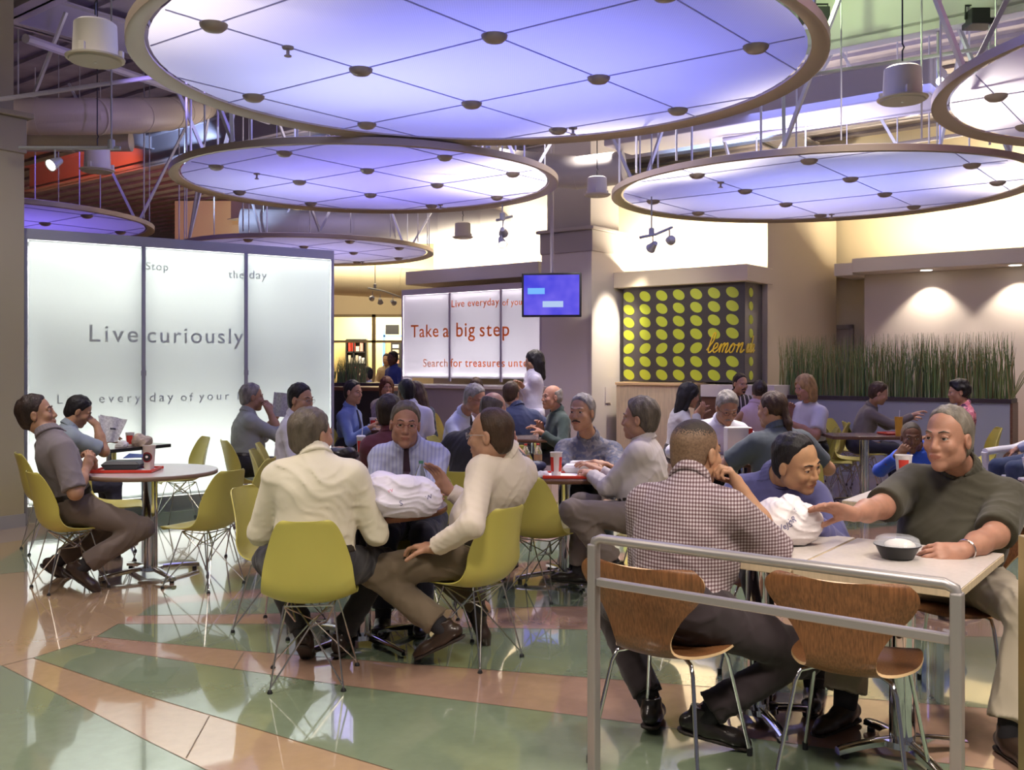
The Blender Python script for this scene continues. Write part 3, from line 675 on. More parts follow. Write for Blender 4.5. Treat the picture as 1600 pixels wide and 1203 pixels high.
# ================================================================ bits inside the far shop
shelf = empty('display_shelf', (0, 0, 0), 0, 'black display shelf with pale and red boxes on the yellow shop wall', 'shelf')
x0, x1, yy = W(541, 0, 26.5).x, W(572, 0, 26.5).x, 26.5
z0, z1 = zat(588, yy), zat(531, yy)
mb = MB(); mb.box(((x0+x1)/2, yy+.25, (z0+z1)/2), (x1-x0, .03, z1-z0))
for k in range(4): mb.box(((x0+x1)/2, yy+.12, z0+(z1-z0)*k/3), (x1-x0, .28, .04))
for x in (x0, (x0*.62+x1*.38), x1): mb.box((x, yy+.12, (z0+z1)/2), (.04, .28, z1-z0))
mb.build('shelf_frame', M_['dark'], shelf)
rn = random.Random(4); cols = [M_['redp'], M_['paper'], M_['cream'], M_['white'], mat('shop_pink', (.7, .3, .25), .6)]
for lvl in range(3):
    x = x0+.05
    while x < x1-.08:
        w_ = rn.uniform(.06, .11); hh = rn.uniform(.14, .24); mb = MB(); mb.box((x+w_/2, yy+.08, z0+(z1-z0)*lvl/3+.02+hh/2), (w_*.9, .12, hh)); 
        tag(mb.build('packaged_box', cols[rn.randrange(5)] if lvl < 2 or x > x0+.2 else M_['redp']), 'small packaged box on the black shop display shelf', 'box', 'boxes on the shop display shelf'); x += w_+.015
fr_ = empty('blue_door_frame', (0, 0, 0), 0, 'blue painted frame with dark lettered panel above inside the far shop', 'shop frame')
bm = mat('blue_frame_paint', (.18, .38, .85), .5); mb = MB(); Yb = 26.0
mb.box((W(600, 0, Yb).x, Yb, 1.3), (.07, .1, 2.8)); mb.box((W(614, 0, Yb).x, Yb, zat(525, Yb)), (.5, .1, .05)); mb.build('frame', bm, fr_)
mb = MB(); mb.box((W(613, 0, Yb).x, Yb+.02, zat(515, Yb)), (.36, .06, .26)); mb.build('menu_panel', M_['dark'], fr_)
mb = MB(); mb.box((W(606, 0, Yb).x, Yb+.02, zat(553, Yb)), (.15, .05, .7)); mb.build('tan_panel', mat('tan_shop_panel', (.68, .40, .20), .6), fr_)
for k in range(4):
    mb = MB(); mb.box((W(618, 0, Yb).x, Yb+.05, zat(541+k*8, Yb)), (.16, .1, .09)); tag(mb.build('packaged_box', cols[(k+1) % 5]), 'small packaged box stacked inside the blue shop frame', 'box', 'boxes inside the blue shop frame')
# ================================================================ implicit-surface people
def nz(a): return np.asarray(a, dtype=np.float64)
def unit(a): a = nz(a); return a/(np.linalg.norm(a)+1e-12)
class Field:
    def __init__(s): s.p = []; s.clips = []
    def cap(s, a, b, ra, rb, k=.03, op=1, flat=None, clipb=False, clipa=False): s.p.append(('c', nz(a), nz(b), ra, rb, k, op, flat, clipb, clipa)); return s
    def ell(s, c, r, R=None, k=.03, op=1): s.p.append(('e', nz(c), nz(r), np.eye(3) if R is None else nz(R), k, op)); return s
    def chain(s, pts, rs, k=.02, **kw):
        for a, b, ra, rb in zip(pts[:-1], pts[1:], rs[:-1], rs[1:]): s.cap(a, b, ra, rb, k, **kw)
        return s
    def clip(s, p, n, k=0): s.clips.append((nz(p), unit(n), k)); return s
    def bounds(s, m):
        lo = []; hi = []
        for q in s.p:
            if q[0] == 'c':
                if q[6] < 0: continue
                r = max(q[3], q[4])*(max(1, q[7][1]) if q[7] else 1); lo.append(np.minimum(q[1], q[2])-r); hi.append(np.maximum(q[1], q[2])+r)
            else:
                if q[5] < 0: continue
                r = np.abs(q[3]) @ q[2]; lo.append(q[1]-r); hi.append(q[1]+r)
        return np.min(lo, 0)-m, np.max(hi, 0)+m
    def mesh(s, h, noise=None, box=None, inflate=0):
        lo, hi = s.bounds(h*2.5+.006+max(0, inflate)) if box is None else box
        n = np.maximum(4, np.ceil((hi-lo)/h).astype(int)+1)
        D = np.full(n, .15, dtype=np.float32); ax = [lo[i]+h*np.arange(n[i]) for i in range(3)]
        for q in s.p:
            if q[0] == 'c':
                _, a, b, ra, rb, k, op, flat, cb, ca = q; r = max(ra, rb)*(max(1, flat[1]) if flat else 1); L, H = np.minimum(a, b)-r, np.maximum(a, b)+r
            else:
                _, c, rr, R, k, op = q; e = np.abs(R) @ rr; L, H = c-e, c+e
            mg = k+.03
            i0 = np.clip(np.floor((L-mg-lo)/h).astype(int), 0, n); i1 = np.clip(np.ceil((H+mg-lo)/h).astype(int)+1, 0, n)
            if np.any(i1 <= i0): continue
            sl = tuple(slice(i0[i], i1[i]) for i in range(3))
            X, Y, Zz = np.meshgrid(*[ax[i][sl[i]] for i in range(3)], indexing='ij', sparse=True)
            if q[0] == 'c':
                d = b-a; L2 = max(float(d @ d), 1e-12)
                px, py, pz = X-a[0], Y-a[1], Zz-a[2]
                t0 = (px*d[0]+py*d[1]+pz*d[2])/L2; t = np.clip(t0, 0, 1)
                qx, qy, qz = px-t*d[0], py-t*d[1], pz-t*d[2]
                if flat:
                    f, fac = nz(flat[0]), flat[1]; w = (qx*f[0]+qy*f[1]+qz*f[2])*(1/fac-1); qx, qy, qz = qx+w*f[0], qy+w*f[1], qz+w*f[2]
                dd = np.sqrt(qx*qx+qy*qy+qz*qz)-(ra+t*(rb-ra))
                Ln = math.sqrt(L2)
                if cb: dd = np.maximum(dd, (t0-1)*Ln)
                if ca: dd = np.maximum(dd, -t0*Ln)
            else:
                px, py, pz = X-c[0], Y-c[1], Zz-c[2]
                u = [(px*R[0, i]+py*R[1, i]+pz*R[2, i]) for i in range(3)]
                k0 = np.sqrt(sum((u[i]/rr[i])**2 for i in range(3))); k1 = np.sqrt(sum((u[i]/rr[i]**2)**2 for i in range(3)))+1e-9
                dd = k0*(k0-1)/k1
            A = D[sl]
            if op > 0: hh = np.maximum(k-np.abs(A-dd), 0)/k; D[sl] = np.minimum(A, dd)-hh*hh*k*.25
            else: dd = -dd; hh = np.maximum(k-np.abs(A-dd), 0)/k; D[sl] = np.maximum(A, dd)+hh*hh*k*.25
        X, Y, Zz = np.meshgrid(*ax, indexing='ij', sparse=True)
        if inflate: D -= inflate
        if noise is not None: D += noise(X, Y, Zz).astype(np.float32)
        for p, nn, ck in s.clips:
            q = ((X-p[0])*nn[0]+(Y-p[1])*nn[1]+(Zz-p[2])*nn[2]).astype(np.float32)
            if ck: hh = np.maximum(ck-np.abs(D-q), 0)/ck; D = np.maximum(D, q)+hh*hh*ck*.25
            else: D = np.maximum(D, q)
        for a in range(3):           # close at the grid's border
            sl = [slice(None)]*3; sl[a] = 0; D[tuple(sl)] = .01; sl[a] = -1; D[tuple(sl)] = .01
        return surf_nets(D, lo, h)
def surf_nets(D, lo, h):
    S = D < 0; n = D.shape
    c = [S[i:n[0]-1+i, j:n[1]-1+j, k:n[2]-1+k] for i in (0, 1) for j in (0, 1) for k in (0, 1)]
    cnt = sum(x.astype(np.int8) for x in c); act = (cnt > 0) & (cnt < 8)
    I, J, K = np.nonzero(act); m = len(I)
    if m == 0: return np.zeros((0, 3)), np.zeros((0, 4), int)
    idx = np.full(act.shape, -1, dtype=np.int64); idx[I, J, K] = np.arange(m)
    vals = {(i, j, k): D[I+i, J+j, K+k] for i in (0, 1) for j in (0, 1) for k in (0, 1)}
    acc = np.zeros((m, 3)); w = np.zeros(m)
    for ax in range(3):
        o = [a for a in range(3) if a != ax]
        for u in (0, 1):
            for v in (0, 1):
                p = [0, 0, 0]; p[o[0]] = u; p[o[1]] = v; q = list(p); q[ax] = 1
                a, b = vals[tuple(p)], vals[tuple(q)]; cr = (a < 0) != (b < 0)
                t = np.where(cr, a/(a-b+1e-12), 0)
                pt = np.tile(np.array(p, float), (m, 1)); pt[:, ax] = t; acc += pt*cr[:, None]; w += cr
    P = lo+h*(np.stack([I, J, K], 1)+acc/w[:, None])
    quads = []
    for ax in range(3):
        o = [a for a in range(3) if a != ax]
        sa = [slice(None)]*3; sb = [slice(None)]*3; sa[ax] = slice(0, -1); sb[ax] = slice(1, None)
        cr = S[tuple(sa)] != S[tuple(sb)]
        g = [slice(1, n[a]-1) if a != ax else slice(None) for a in range(3)]; cr = cr[tuple(g)]
        e = list(np.nonzero(cr)); 
        for a in o: e[a] = e[a]+1
        ins = S[e[0], e[1], e[2]]
        def at(du, dv):
            q = [x.copy() for x in e]; q[o[0]] = q[o[0]]-du; q[o[1]] = q[o[1]]-dv; return idx[q[0], q[1], q[2]]
        v = [at(1, 1), at(0, 1), at(0, 0), at(1, 0)]
        flip = ins if ax != 1 else ~ins
        Q = np.stack(v, 1); Q[~flip] = Q[~flip][:, ::-1]; quads.append(Q)
    return P, np.concatenate(quads)
def folds(seed, amp, freq=55, axis=None, fine=0.3):
    """cloth folds: warped ridges running across the limbs"""
    rn = np.random.RandomState(seed); ds = [unit(rn.normal(size=3)*np.array([1, 1, 1.7])) for _ in range(6)]; ph = rn.uniform(0, 6.28, 8); fr = freq*np.array([.45, .6, .85, 1.15, 1.6, 2.1])*rn.uniform(.85, 1.15, 6)
    def f(X, Y, Zz):
        w = 1.3*np.sin(9*X+8*Zz+ph[0])+1.2*np.sin(10*Y-7*Zz+ph[1])+.6*np.sin(23*X+19*Y-21*Zz+ph[6]); r = 0
        for i in range(5):
            v = np.sin(fr[i]*(ds[i][0]*X+ds[i][1]*Y+ds[i][2]*Zz)+w*(1+.3*i)+ph[i]); mask = .5+.5*np.sin(13*(ds[i-1][0]*X+ds[i-1][1]*Y+ds[i-1][2]*Zz)+ph[i]*2)
            r = r+(1-np.abs(v))**2*mask*(1, 1, .8, .55, .35)[i]
        return -amp*(r-.5)*.8
    return f
def to_obj(name, chunks, mats, parent, Minv, matfn=None, loc=True):
    """chunks of (P, Q, material index array or int) joined into one mesh in the person's own frame"""
    Vs, Fs, Ms = [], [], []; b = 0
    for P, Q, mi in chunks:
        if len(P) == 0: continue
        Vs.append(P); Fs.append(Q+b); b += len(P); Ms.append(np.full(len(Q), mi, int) if np.isscalar(mi) else mi)
    Vs = np.concatenate(Vs); Fs = np.concatenate(Fs); Ms = np.concatenate(Ms)
    M = np.array(Minv); Vs = Vs @ M[:3, :3].T+M[:3, 3]
    me = bpy.data.meshes.new(name); me.vertices.add(len(Vs)); me.vertices.foreach_set('co', Vs.astype(np.float32).ravel())
    k = len(Fs); me.loops.add(k*4); me.loops.foreach_set('vertex_index', Fs.astype(np.int32).ravel())
    me.polygons.add(k); me.polygons.foreach_set('loop_start', np.arange(0, k*4, 4, dtype=np.int32)); me.polygons.foreach_set('loop_total', np.full(k, 4, dtype=np.int32))
    me.update(calc_edges=True); me.validate()
    for m in mats: me.materials.append(m)
    if len(me.polygons) == k and len(mats) > 1: me.polygons.foreach_set('material_index', Ms.astype(np.int32))
    me.polygons.foreach_set('use_smooth', [True]*len(me.polygons))
    o = bpy.data.objects.new(name, me); C.objects.link(o)
    if parent is not None: o.parent = parent
    return o
def ik(a, t, l1, l2, pole):
    a, t = nz(a), nz(t); d = t-a; L = np.linalg.norm(d); L = min(max(L, abs(l1-l2)+.02), l1+l2-.004); d = unit(d); t = a+d*L
    x = (l1*l1-l2*l2+L*L)/(2*L); y = math.sqrt(max(l1*l1-x*x, 0)); p = nz(pole); p = p-d*(p @ d)
    if np.linalg.norm(p) < 1e-4: p = np.array([0, 0, -1.])-d*(-d[2])
    return a+d*x+unit(p)*y, t
def R3(x, y, z): return np.stack([nz(x), nz(y), nz(z)], 1)
SKIN = {}
def skin(key):
    if key in SKIN: return SKIN[key]
    c = {'fair': (.45, .245, .16), 'pink': (.43, .22, .15), 'tan': (.46, .255, .15), 'asian': (.50, .285, .155), 'dark': (.13, .060, .035), 'olive': (.40, .22, .13)}[key]
    m = mat('skin_'+key, c, .48, noise=(22, .10), bump=(160, .06), sss=.12, spec=.4)
    l = mat('lips_'+key, (c[0]*.82, c[1]*.62, c[2]*.64), .45)
    SKIN[key] = (m, l); return SKIN[key]
EYEW = mat('eye_white', (.48, .43, .40), .25); IRIS = mat('eye_iris', (.035, .03, .03), .15)
HAIRC = {'sandgrey': (.19, .165, .135), 'black': (.012, .010, .011), 'brown': (.055, .030, .018), 'dbrown': (.03, .018, .013), 'grey': (.24, .22, .20), 'silver': (.29, .27, .255), 'greybrown': (.115, .092, .070), 'blond': (.36, .22, .09), 'auburn': (.10, .035, .018)}
def hairm(key): return mat('hair_'+key, HAIRC[key], .5, noise=(28, .40, (1, 1, .45)), bump=(130, .55, (1, 1, .3)), spec=.4)

def head_chunks(c, R, S, sk, h, female=False, wide=1.0):
    """face, skull and ears in the head's frame: x right, y towards the nose, z up; c is the point between the ears"""
    f = Field(); T = lambda x, y, z: nz(c)+R @ (np.array([x*wide, y, z])*S)
    E = lambda x, y, z, a, b, d, k=.02, op=1: f.ell(T(x, y, z), (a*S*(wide if a > .03 else 1), b*S, d*S), R, k*S, op)
    E(0, -.014, .036, .0755, .097, .088); E(0, .022, -.030, .060, .066, .083, .03)
    f.cap(T(0, .022, -.05), T(0, .060, -.094), .046*S, .026*S, .03*S)
    for q in (-1, 1):
        E(.043*q, .012, -.062, .024, .034, .034, .03); E(.037*q, .066, -.022, .024, .022, .022, .025)
        f.cap(T(.010*q, .083, .028), T(.040*q, .074, .029), .0095*S, .008*S, .014*S)
        E(.0315*q, .094, .010, .0165, .013, .0095, .014, -1)
        # ear
        f.ell(T(.079*q, -.006, -.006), (.0085*S, .019*S, .031*S), R, .008*S); f.ell(T(.090*q, .0, -.002), (.008*S, .010*S, .017*S), R, .006*S, -1)
        E(.011*q, .094, -.030, .0095, .011, .0085, .008)
        f.cap(T(.018*q, .0835, .0165), T(.032*q, .0885, .0195), .0042*S, .0046*S, .004*S); f.cap(T(.032*q, .0885, .0195), T(.046*q, .079, .0150), .0046*S, .0036*S, .004*S)
        f.cap(T(.018*q, .084, .0045), T(.044*q, .0805, .0035), .0036*S, .0036*S, .006*S)
    f.cap(T(0, .084, .022), T(0, .105, -.024), .0085*S, .0115*S, .012*S)
    E(0, .083, -.060, .026, .016, .018, .02); E(0, .0955, -.0555, .021, .007, .0048, .006); E(0, .0935, -.0655, .018, .0075, .0058, .006)
    E(0, .083, -.0605, .022, .02, .0012, .002, -1)
    E(0, .078, -.098, .020, .016, .016, .02)
    return f, T
def hair_field(c, R, S, style, wide=1.0):
    f = Field(); T = lambda x, y, z: nz(c)+R @ (np.array([x*wide, y, z])*S)
    E = lambda x, y, z, a, b, d, k=.02, op=1: f.ell(T(x, y, z), (a*S*wide, b*S, d*S), R, k*S, op)
    t = {'buzz': .0045, 'thin': .006, 'rec': .009, 'short': .012, 'full': .019, 'bald': .006, 'long': .018, 'bob': .020, 'pony': .010, 'bun': .013, 'curly': .032}[style]
    E(0, -.018, .038, .0765+t*.62, .097+t*.95, .088+t*1.1)
    if style in ('short', 'full', 'buzz', 'thin', 'rec'): E(0, -.046, -.022, .066+t*.3, .058+t*.6, .074, .02)
    if style == 'bald': E(0, -.05, -.01, .070+t, .062+t, .062, .02)
    cut = {'buzz': (.060, .46), 'thin': (.028, .22), 'rec': (.042, .34), 'short': (.058, .44), 'full': (.064, .48), 'bald': (.02, .2), 'long': (.066, .35), 'bob': (.070, .35), 'pony': (.062, .5), 'bun': (.066, .5), 'curly': (.082, .55)}[style]
    f.clip(T(0, cut[0], .085), R @ unit((0, 1, -cut[1])), (.016+t*.9)*S)
    if style == 'bald': f.clip(T(0, 0, .060), R @ unit((0, .35, 1)))
    if style in ('long', 'bob'):
        b = .16 if style == 'long' else .09
        f.p = f.p[:1]
        f.clips = []
        E(0, -.045, -.03, .088, .065, .10, .03); f.cap(T(-.0, -.06, -.03), T(0, -.07, -.03-b), .072*S, .055*S, .03*S, flat=(R[:, 0], 1.25))
        for q in (-1, 1): f.cap(T(.068*q, .012, .03), T(.074*q, -.015, -.04-b*.7), .028*S, .022*S, .02*S)
        E(0, .105, -.03, .060, .062, .105, .012, -1)
    elif style == 'pony': f.clip(T(0, 0, -.065), R @ unit((0, .2, -1))); 
    elif style not in ('long', 'bob'): f.clip(T(0, 0, -.098), R @ unit((0, .0, -1)), .02*S)
    if style in ('short', 'full', 'rec'):
        for q in (-1, 1): E(.066*q, .080, .040, .030, .040, .042, .012, -1)
    if style in ('buzz', 'thin', 'rec', 'short', 'full', 'bald', 'pony', 'bun', 'curly'):
        for q in (-1, 1): f.ell(T(.085*q, .0, -.012), (.030*S, .026*S, .036*S), R, .008*S, -1); f.cap(T(.08*q, .030, -.026), T(.075*q, .02, -.09), .032*S, .045*S, .01*S, -1)
    if style == 'pony':
        f.p.append(('c', T(0, -.105, -.01), T(0, -.125, -.10), .022*S, .026*S, .02*S, 1, None, False, False)); f.p.append(('c', T(0, -.125, -.10), T(.01, -.12, -.19), .026*S, .014*S, .02*S, 1, None, False, False)); f.clips = f.clips[:1]
    if style == 'bun': E(0, -.12, .03, .034, .034, .034, .01)
    if style == 'long': pass
    return f
def hand_field(f, w, d, nrm, thumb, S, curl=.5, spread=.5, curls=None, k=.006):
    """w wrist, d direction of the fingers, nrm palm normal (fingers curl towards it), thumb the side the thumb is on"""
    d, nrm = unit(d), nz(nrm); nrm = unit(nrm-d*(nrm @ d)); t = np.cross(d, nrm); t = unit(t if t @ nz(thumb) > 0 else -t); w = nz(w)
    P = lambda a, b, c=0: w+(d*a+t*b+nrm*c)*S
    f.cap(P(.0, 0), P(.045, .0), .023*S, .024*S, .012*S, flat=(t, 1.25))
    for b, L in ((.028, .088), (.009, .092), (-.011, .088), (-.029, .080)): f.cap(P(.015, b*.55), P(L, b), .0145*S, .0115*S, .012*S)
    f.cap(P(.02, .022, .004), P(.052, .034, .010), .017*S, .013*S, .012*S)
    lens = (.074, .082, .076, .060); base = ((.088, .028), (.092, .009), (.088, -.011), (.080, -.029))
    for i in range(4):
        c = curls[i] if curls else curl*(1+.12*(i-1)); p = P(*base[i]); a = (base[i][1]*spread*4.0); dd = unit(d*math.cos(a)+t*math.sin(a)); ang = 0
        r = .0098 if i < 3 else .0085
        for j, fr in enumerate((.46, .30, .24)):
            ang += c*(.75, 1.05, .8)[j]; v = dd*math.cos(ang)+nrm*math.sin(ang); q = p+v*lens[i]*fr*S; f.cap(p, q, r*S, (r-.0009)*S, .003*S); p = q; r -= .0009
    p = P(.030, .030, .008); v = unit(d*.62+t*.72+nrm*.30); q = p+v*.040*S; f.cap(p, q, .0125*S, .0108*S, .006*S); v2 = unit(v+nrm*.35*(1+curl)+d*.35-t*.15*curl); q2 = q+v2*.031*S; f.cap(q, q2, .0108*S, .0098*S, .003*S)
    v3 = unit(v2+nrm*.3*curl+d*.25); f.cap(q2, q2+v3*.025*S, .0098*S, .0082*S, .003*S)

def person(label, hip, face, lean=6, side=0, twist=0, head=None, look=None, roll=0, S=1.0, g=1.0, belly=0.0, sk='fair', hair=('short', 'brown'), female=False,
           top=None, sleeve='long', top_mat=None, bottom_mat=None, shoe_mat=None, R=None, L=None, rleg=None, lleg=None, lod=1, nk=None, standing=False,
           glasses=None, tie=None, collar=True, belt=True, watch=False, ring=False, moustache=None, skirt=False, wide=1.0, socks=None, seed=None, group=None, name='person', coat=False, sleeve_end=None, cat='person', flare=1.0, neck_open=True):
    """R/L: dict(w=wrist target, pole=elbow hint, d=finger direction, n=palm normal, curl=, curls=); rleg/lleg: dict(a=ankle, pole=, toe=)"""
    seed = seed or (abs(hash(label)) % 1000 if False else sum(map(ord, label)) % 997)
    H = nz(hip); f2 = unit((face[0], face[1], 0)); r2 = np.array([f2[1], -f2[0], 0]); up = np.array([0, 0, 1.])
    la, sa = math.radians(lean), math.radians(side)
    if nk is not None: u = unit(nz(nk)-H); Nk = nz(nk); TL = np.linalg.norm(Nk-H)
    else: u = unit(up*math.cos(la)+f2*math.sin(la)+r2*math.sin(sa)); TL = .50*S; Nk = H+u*TL
    ct, st = math.cos(math.radians(twist)), math.sin(math.radians(twist)); rs = r2*ct+f2*st           # +twist turns the chest to its left... right shoulder forward
    rs = unit(rs-u*(rs @ u)*.8); fs = unit(np.cross(up, rs)); fu = unit(fs-u*(fs @ u)); ru = unit(r2-u*(r2 @ u))
    hd = nz(head) if head is not None else Nk+(u*.45+up*.55)*.165*S+fs*.028*S
    lk = unit(look) if look is not None else unit(fs+up*-.12)
    hx = unit(np.cross(lk, up)); hx = hx*math.cos(math.radians(roll))+np.cross(lk, hx)*-math.sin(math.radians(roll))*-1; hx = unit(hx); hz = np.cross(hx, lk); HR = R3(hx, lk, hz)
    base = V((H[0], H[1], 0)); Mw = Matrix.Translation(base) @ Matrix.Rotation(yaw_of(f2), 4, 'Z'); Mi = Mw.inverted()
    hh = {0: .0042, 1: .0055, 2: .0085}[lod]; hc = {0: .0085, 1: .011, 2: .017}[lod]; hn = {0: .0036, 1: .0048, 2: .0075}[lod]
    # joints
    sh = {q: Nk-u*.078*S+rs*q*(.164 if not female else .146)*S*(.5+.5*g) for q in (1, -1)}
    arms = {}
    for q, a in ((1, R), (-1, L)):
        a = dict(a or {}); dw = a.get('w')
        if dw is None: dw = H+f2*.30*S+r2*q*.13*S+up*.12*S
        el, wr = ik(sh[q], dw, .285*S, .255*S, a.get('pole', tuple(rs*q*.5-up*1.0-f2*.35)))
        a['el'], a['wr'] = el, wr; fd = unit(wr-el); a['fd'] = fd; a['d'] = unit(a.get('d', fd)); a['n'] = nz(a.get('n', (0, 0, -1)))
        # thumb side: for the right hand thumb = n x d
        a['th'] = np.cross(a['n'], a['d'])*(1 if q > 0 else -1); arms[q] = a
    legs = {}
    hj = {q: H+r2*q*.088*S for q in (1, -1)}
    for q, a in ((1, rleg), (-1, lleg)):
        a = dict(a or {}); an = a.get('a')
        if an is None:
            an = (H+f2*.44*S+r2*q*.11*S) if not standing else (H+r2*q*.09*S+f2*.02*q); an = nz((an[0], an[1], .085*S))
        kn, an = ik(hj[q], an, .43*S, .415*S, a.get('pole', tuple(f2*.6+up*.9) if not standing else tuple(f2)))
        toe = unit(a.get('toe', f2)); a['k'], a['an'], a['toe'] = kn, an, toe; legs[q] = a
    # ---- trunk field (t: extra thickness)
    def trunk(t=0., kk=.06):
        f = Field(); gb = g
        f.ell(H+u*.02*S, ((.165*gb+t)*S, (.118*g+t)*S, (.115+t)*S), R3(ru, unit(np.cross(u, ru)), u), kk)
        f.ell(H+u*.17*S+f2*(.012+belly*.45)*S, ((.145*gb+belly*.4+t)*S, (.108*g+belly*.7+t)*S, (.145+t)*S), R3(ru, unit(np.cross(u, ru)), u), kk)
        f.ell(H+u*(TL-.145*S), ((.160*gb+t)*S, (.108*g+t)*S, (.155+t)*S), R3(rs, fu, unit(np.cross(rs, fu))), kk)
        f.cap(sh[1]-rs*.03*S, sh[-1]+rs*.03*S, (.056*g+t)*S, (.056*g+t)*S, .05)
        for q in (1, -1): f.cap(Nk-u*.030*S+(hd-Nk)*.1, sh[q]+u*.028*S-rs*q*.02*S, (.044+t)*S, (.030+t)*S, .05)
        f.cap(Nk-u*.05*S, Nk+(hd-Nk)*.16, (.082+t)*S, (.056+t)*S, .04)
        if female: 
            for q in (1, -1): f.ell(H+u*(TL-.20*S)+fu*.068*S+rs*q*.06*S, (.060*S+t, .055*S+t, .06*S+t), None, .05)
        return f
    # ---- skin mesh
    chunks = []
    hf, T = head_chunks(hd, HR, S, sk, hh, female, wide)
    hf.chain([hd+HR @ (np.array([0, -.022, -.055])*S), Nk+(hd-Nk)*.22, Nk-u*.03*S], [.054*S, .053*S, .062*S], k=.022)
    P, Q = hf.mesh(hh); 
    if len(P):
        fc = (P[Q].mean(1)-hd) @ HR/S; lip = ((fc[:, 0]/.023)**2+((fc[:, 2]+.0605)/.0092)**2 < 1) & (fc[:, 1] > .084); chunks.append((P, Q, lip.astype(int)))
    for q in (1, -1):
        e = hd+HR @ (np.array([.0315*q*wide, .0768, .0110])*S); ef = Field(); ef.ell(e, (.0122*S,)*3); P, Q = ef.mesh(hh*.62)
        if len(P):
            fc = (P[Q].mean(1)-e) @ HR; chunks.append((P, Q, np.where((np.hypot(fc[:, 0], fc[:, 2]) < .0066*S) & (fc[:, 1] > 0), 3, 2)))
    for q in (1, -1):
        a = arms[q]; f = Field(); f.cap(a['el'], a['el']*.45+a['wr']*.55, .043*S*(.6+.4*g), .040*S*(.6+.4*g), .02); f.cap(a['el']*.45+a['wr']*.55, a['wr'], .040*S*(.6+.4*g), .0265*S, .02)
        if sleeve in ('short', 'none'): f.cap(sh[q], a['el'], .050*S*g, .043*S*(.6+.4*g), .02)
        hand_field(f, a['wr'], a['d'], a['n'], a['th'], S*(.93 if female else 1.0), a.get('curl', .45), a.get('spread', .5), a.get('curls')); P, Q = f.mesh(hn); chunks.append((P, Q, 0))
    body = trunk(-.012)
    for q in (1, -1):
        a, l = arms[q], legs[q]; body.cap(sh[q], a['el'], .046*S, .038*S, .03); body.cap(a['el'], a['wr'], .034*S, .024*S, .02)
        body.cap(hj[q], l['k'], .062*S, .045*S, .04); body.cap(l['k'], l['an'], .042*S, .034*S, .03)
    P, Q = body.mesh(max(hc, .014)); chunks.append((P, Q, 0))
    sm, lm = skin(sk)
    root = to_obj(name, chunks, [sm, lm, EYEW, IRIS], None, Mi); root.matrix_world = Mw
    tag(root, label, cat, group)
    def add(nm, ch, ms): return to_obj(nm, ch, ms, root, Mi)
    # ---- hair
    if hair:
        st, hcol = hair; hfld = hair_field(hd, HR, S, st, wide); rn = np.random.RandomState(seed); amp = {'buzz': .0006, 'thin': .0018, 'bald': .0015}.get(st, .0035 if st != 'curly' else .007)
        fr = 170 if st != 'curly' else 110
        def hn_(X, Y, Zz):
            a = sum(HR[i, 0]*c for i, c in enumerate((X-hd[0], Y-hd[1], Zz-hd[2]))); b = sum(HR[i, 1]*c for i, c in enumerate((X-hd[0], Y-hd[1], Zz-hd[2]))); c_ = sum(HR[i, 2]*c for i, c in enumerate((X-hd[0], Y-hd[1], Zz-hd[2])))
            return amp*(np.sin(fr*a+2*np.sin(40*b)+rn.rand()*0)+np.sin(fr*.7*b+2.2*np.sin(35*c_+1))+ (np.sin(fr*.8*c_) if st == 'curly' else 0))*.5
        P, Q = hfld.mesh(hh, noise=hn_); ch = [(P, Q, 0)]
        if st == 'buzz' and len(P):
            lz = ((P[Q].mean(1)-hd) @ HR)[:, 2]/S; ch = [(P, Q, (lz > .066+.03*rn.rand(len(lz))).astype(int))]
        hm = hairm(hcol) if st != 'buzz' else mat('hair_cropped_'+hcol, tuple(.55*x+.45*y for x, y in zip(HAIRC[hcol], (.36, .22, .13))), .6, noise=(120, .3))
        add('hair', ch, [hm, mat('hair_dark_top', (.035, .024, .016), .6, noise=(90, .3), bump=(200, .4))])
        if lod < 2:
            f = Field()
            for q in (1, -1): f.cap(T(.014*q, .0925, .034), T(.034*q, .0885, .040), .0028*S, .0034*S, .002); f.cap(T(.034*q, .0885, .040), T(.050*q, .074, .033), .0034*S, .0018*S, .002)
            P, Q = f.mesh(.003); add('eyebrows', [(P, Q, 0)], [hairm(hcol)])
    if moustache:
        f = Field()
        for q in (1, -1): f.cap(T(.003*q, .1015, -.046), T(.030*q, .088, -.057), .0078*S, .0048*S, .003)
        if moustache[0] == 'goatee': f.ell(T(0, .09, -.088), (.018*S, .012*S, .016*S), HR, .01); f.cap(T(.026, .086, -.056), T(.022, .082, -.085), .004*S, .005*S, .004); f.cap(T(-.026, .086, -.056), T(-.022, .082, -.085), .004*S, .005*S, .004)
        P, Q = f.mesh(.0045); add('moustache', [(P, Q, 0)], [hairm(moustache[1])])
    if glasses:
        mb = MB()
        for q in (1, -1):
            n_ = 16; pts = [V(T(.032*q+.021*math.cos(2*PI*i/n_), .1055-.006*abs(math.cos(2*PI*i/n_) if math.cos(2*PI*i/n_)*q > 0 else 0), .010+.015*math.sin(2*PI*i/n_))) for i in range(n_+1)]
            mb.tube(pts, .0013*S, 5); mb.tube([V(T(.053*q, .099, .014)), V(T(.077*q, .06, .014)), V(T(.083*q, .0, .008))], .0013*S, 5)
        mb.tube([V(T(-.011, .1065, .012)), V(T(0, .109, .015)), V(T(.011, .1065, .012))], .0013*S, 5)
        mb.v = [tuple(Mi @ V(p)) for p in mb.v]; mb.build('glasses', mat('glasses_'+glasses, {'dark': (.03, .02, .02), 'wire': (.45, .40, .36), 'red': (.18, .04, .04)}[glasses], .3, metal=.5), root, smooth=True)
    # ---- upper garment
    top_mat = top_mat or mat('shirt_white', (.7, .68, .63), .8)
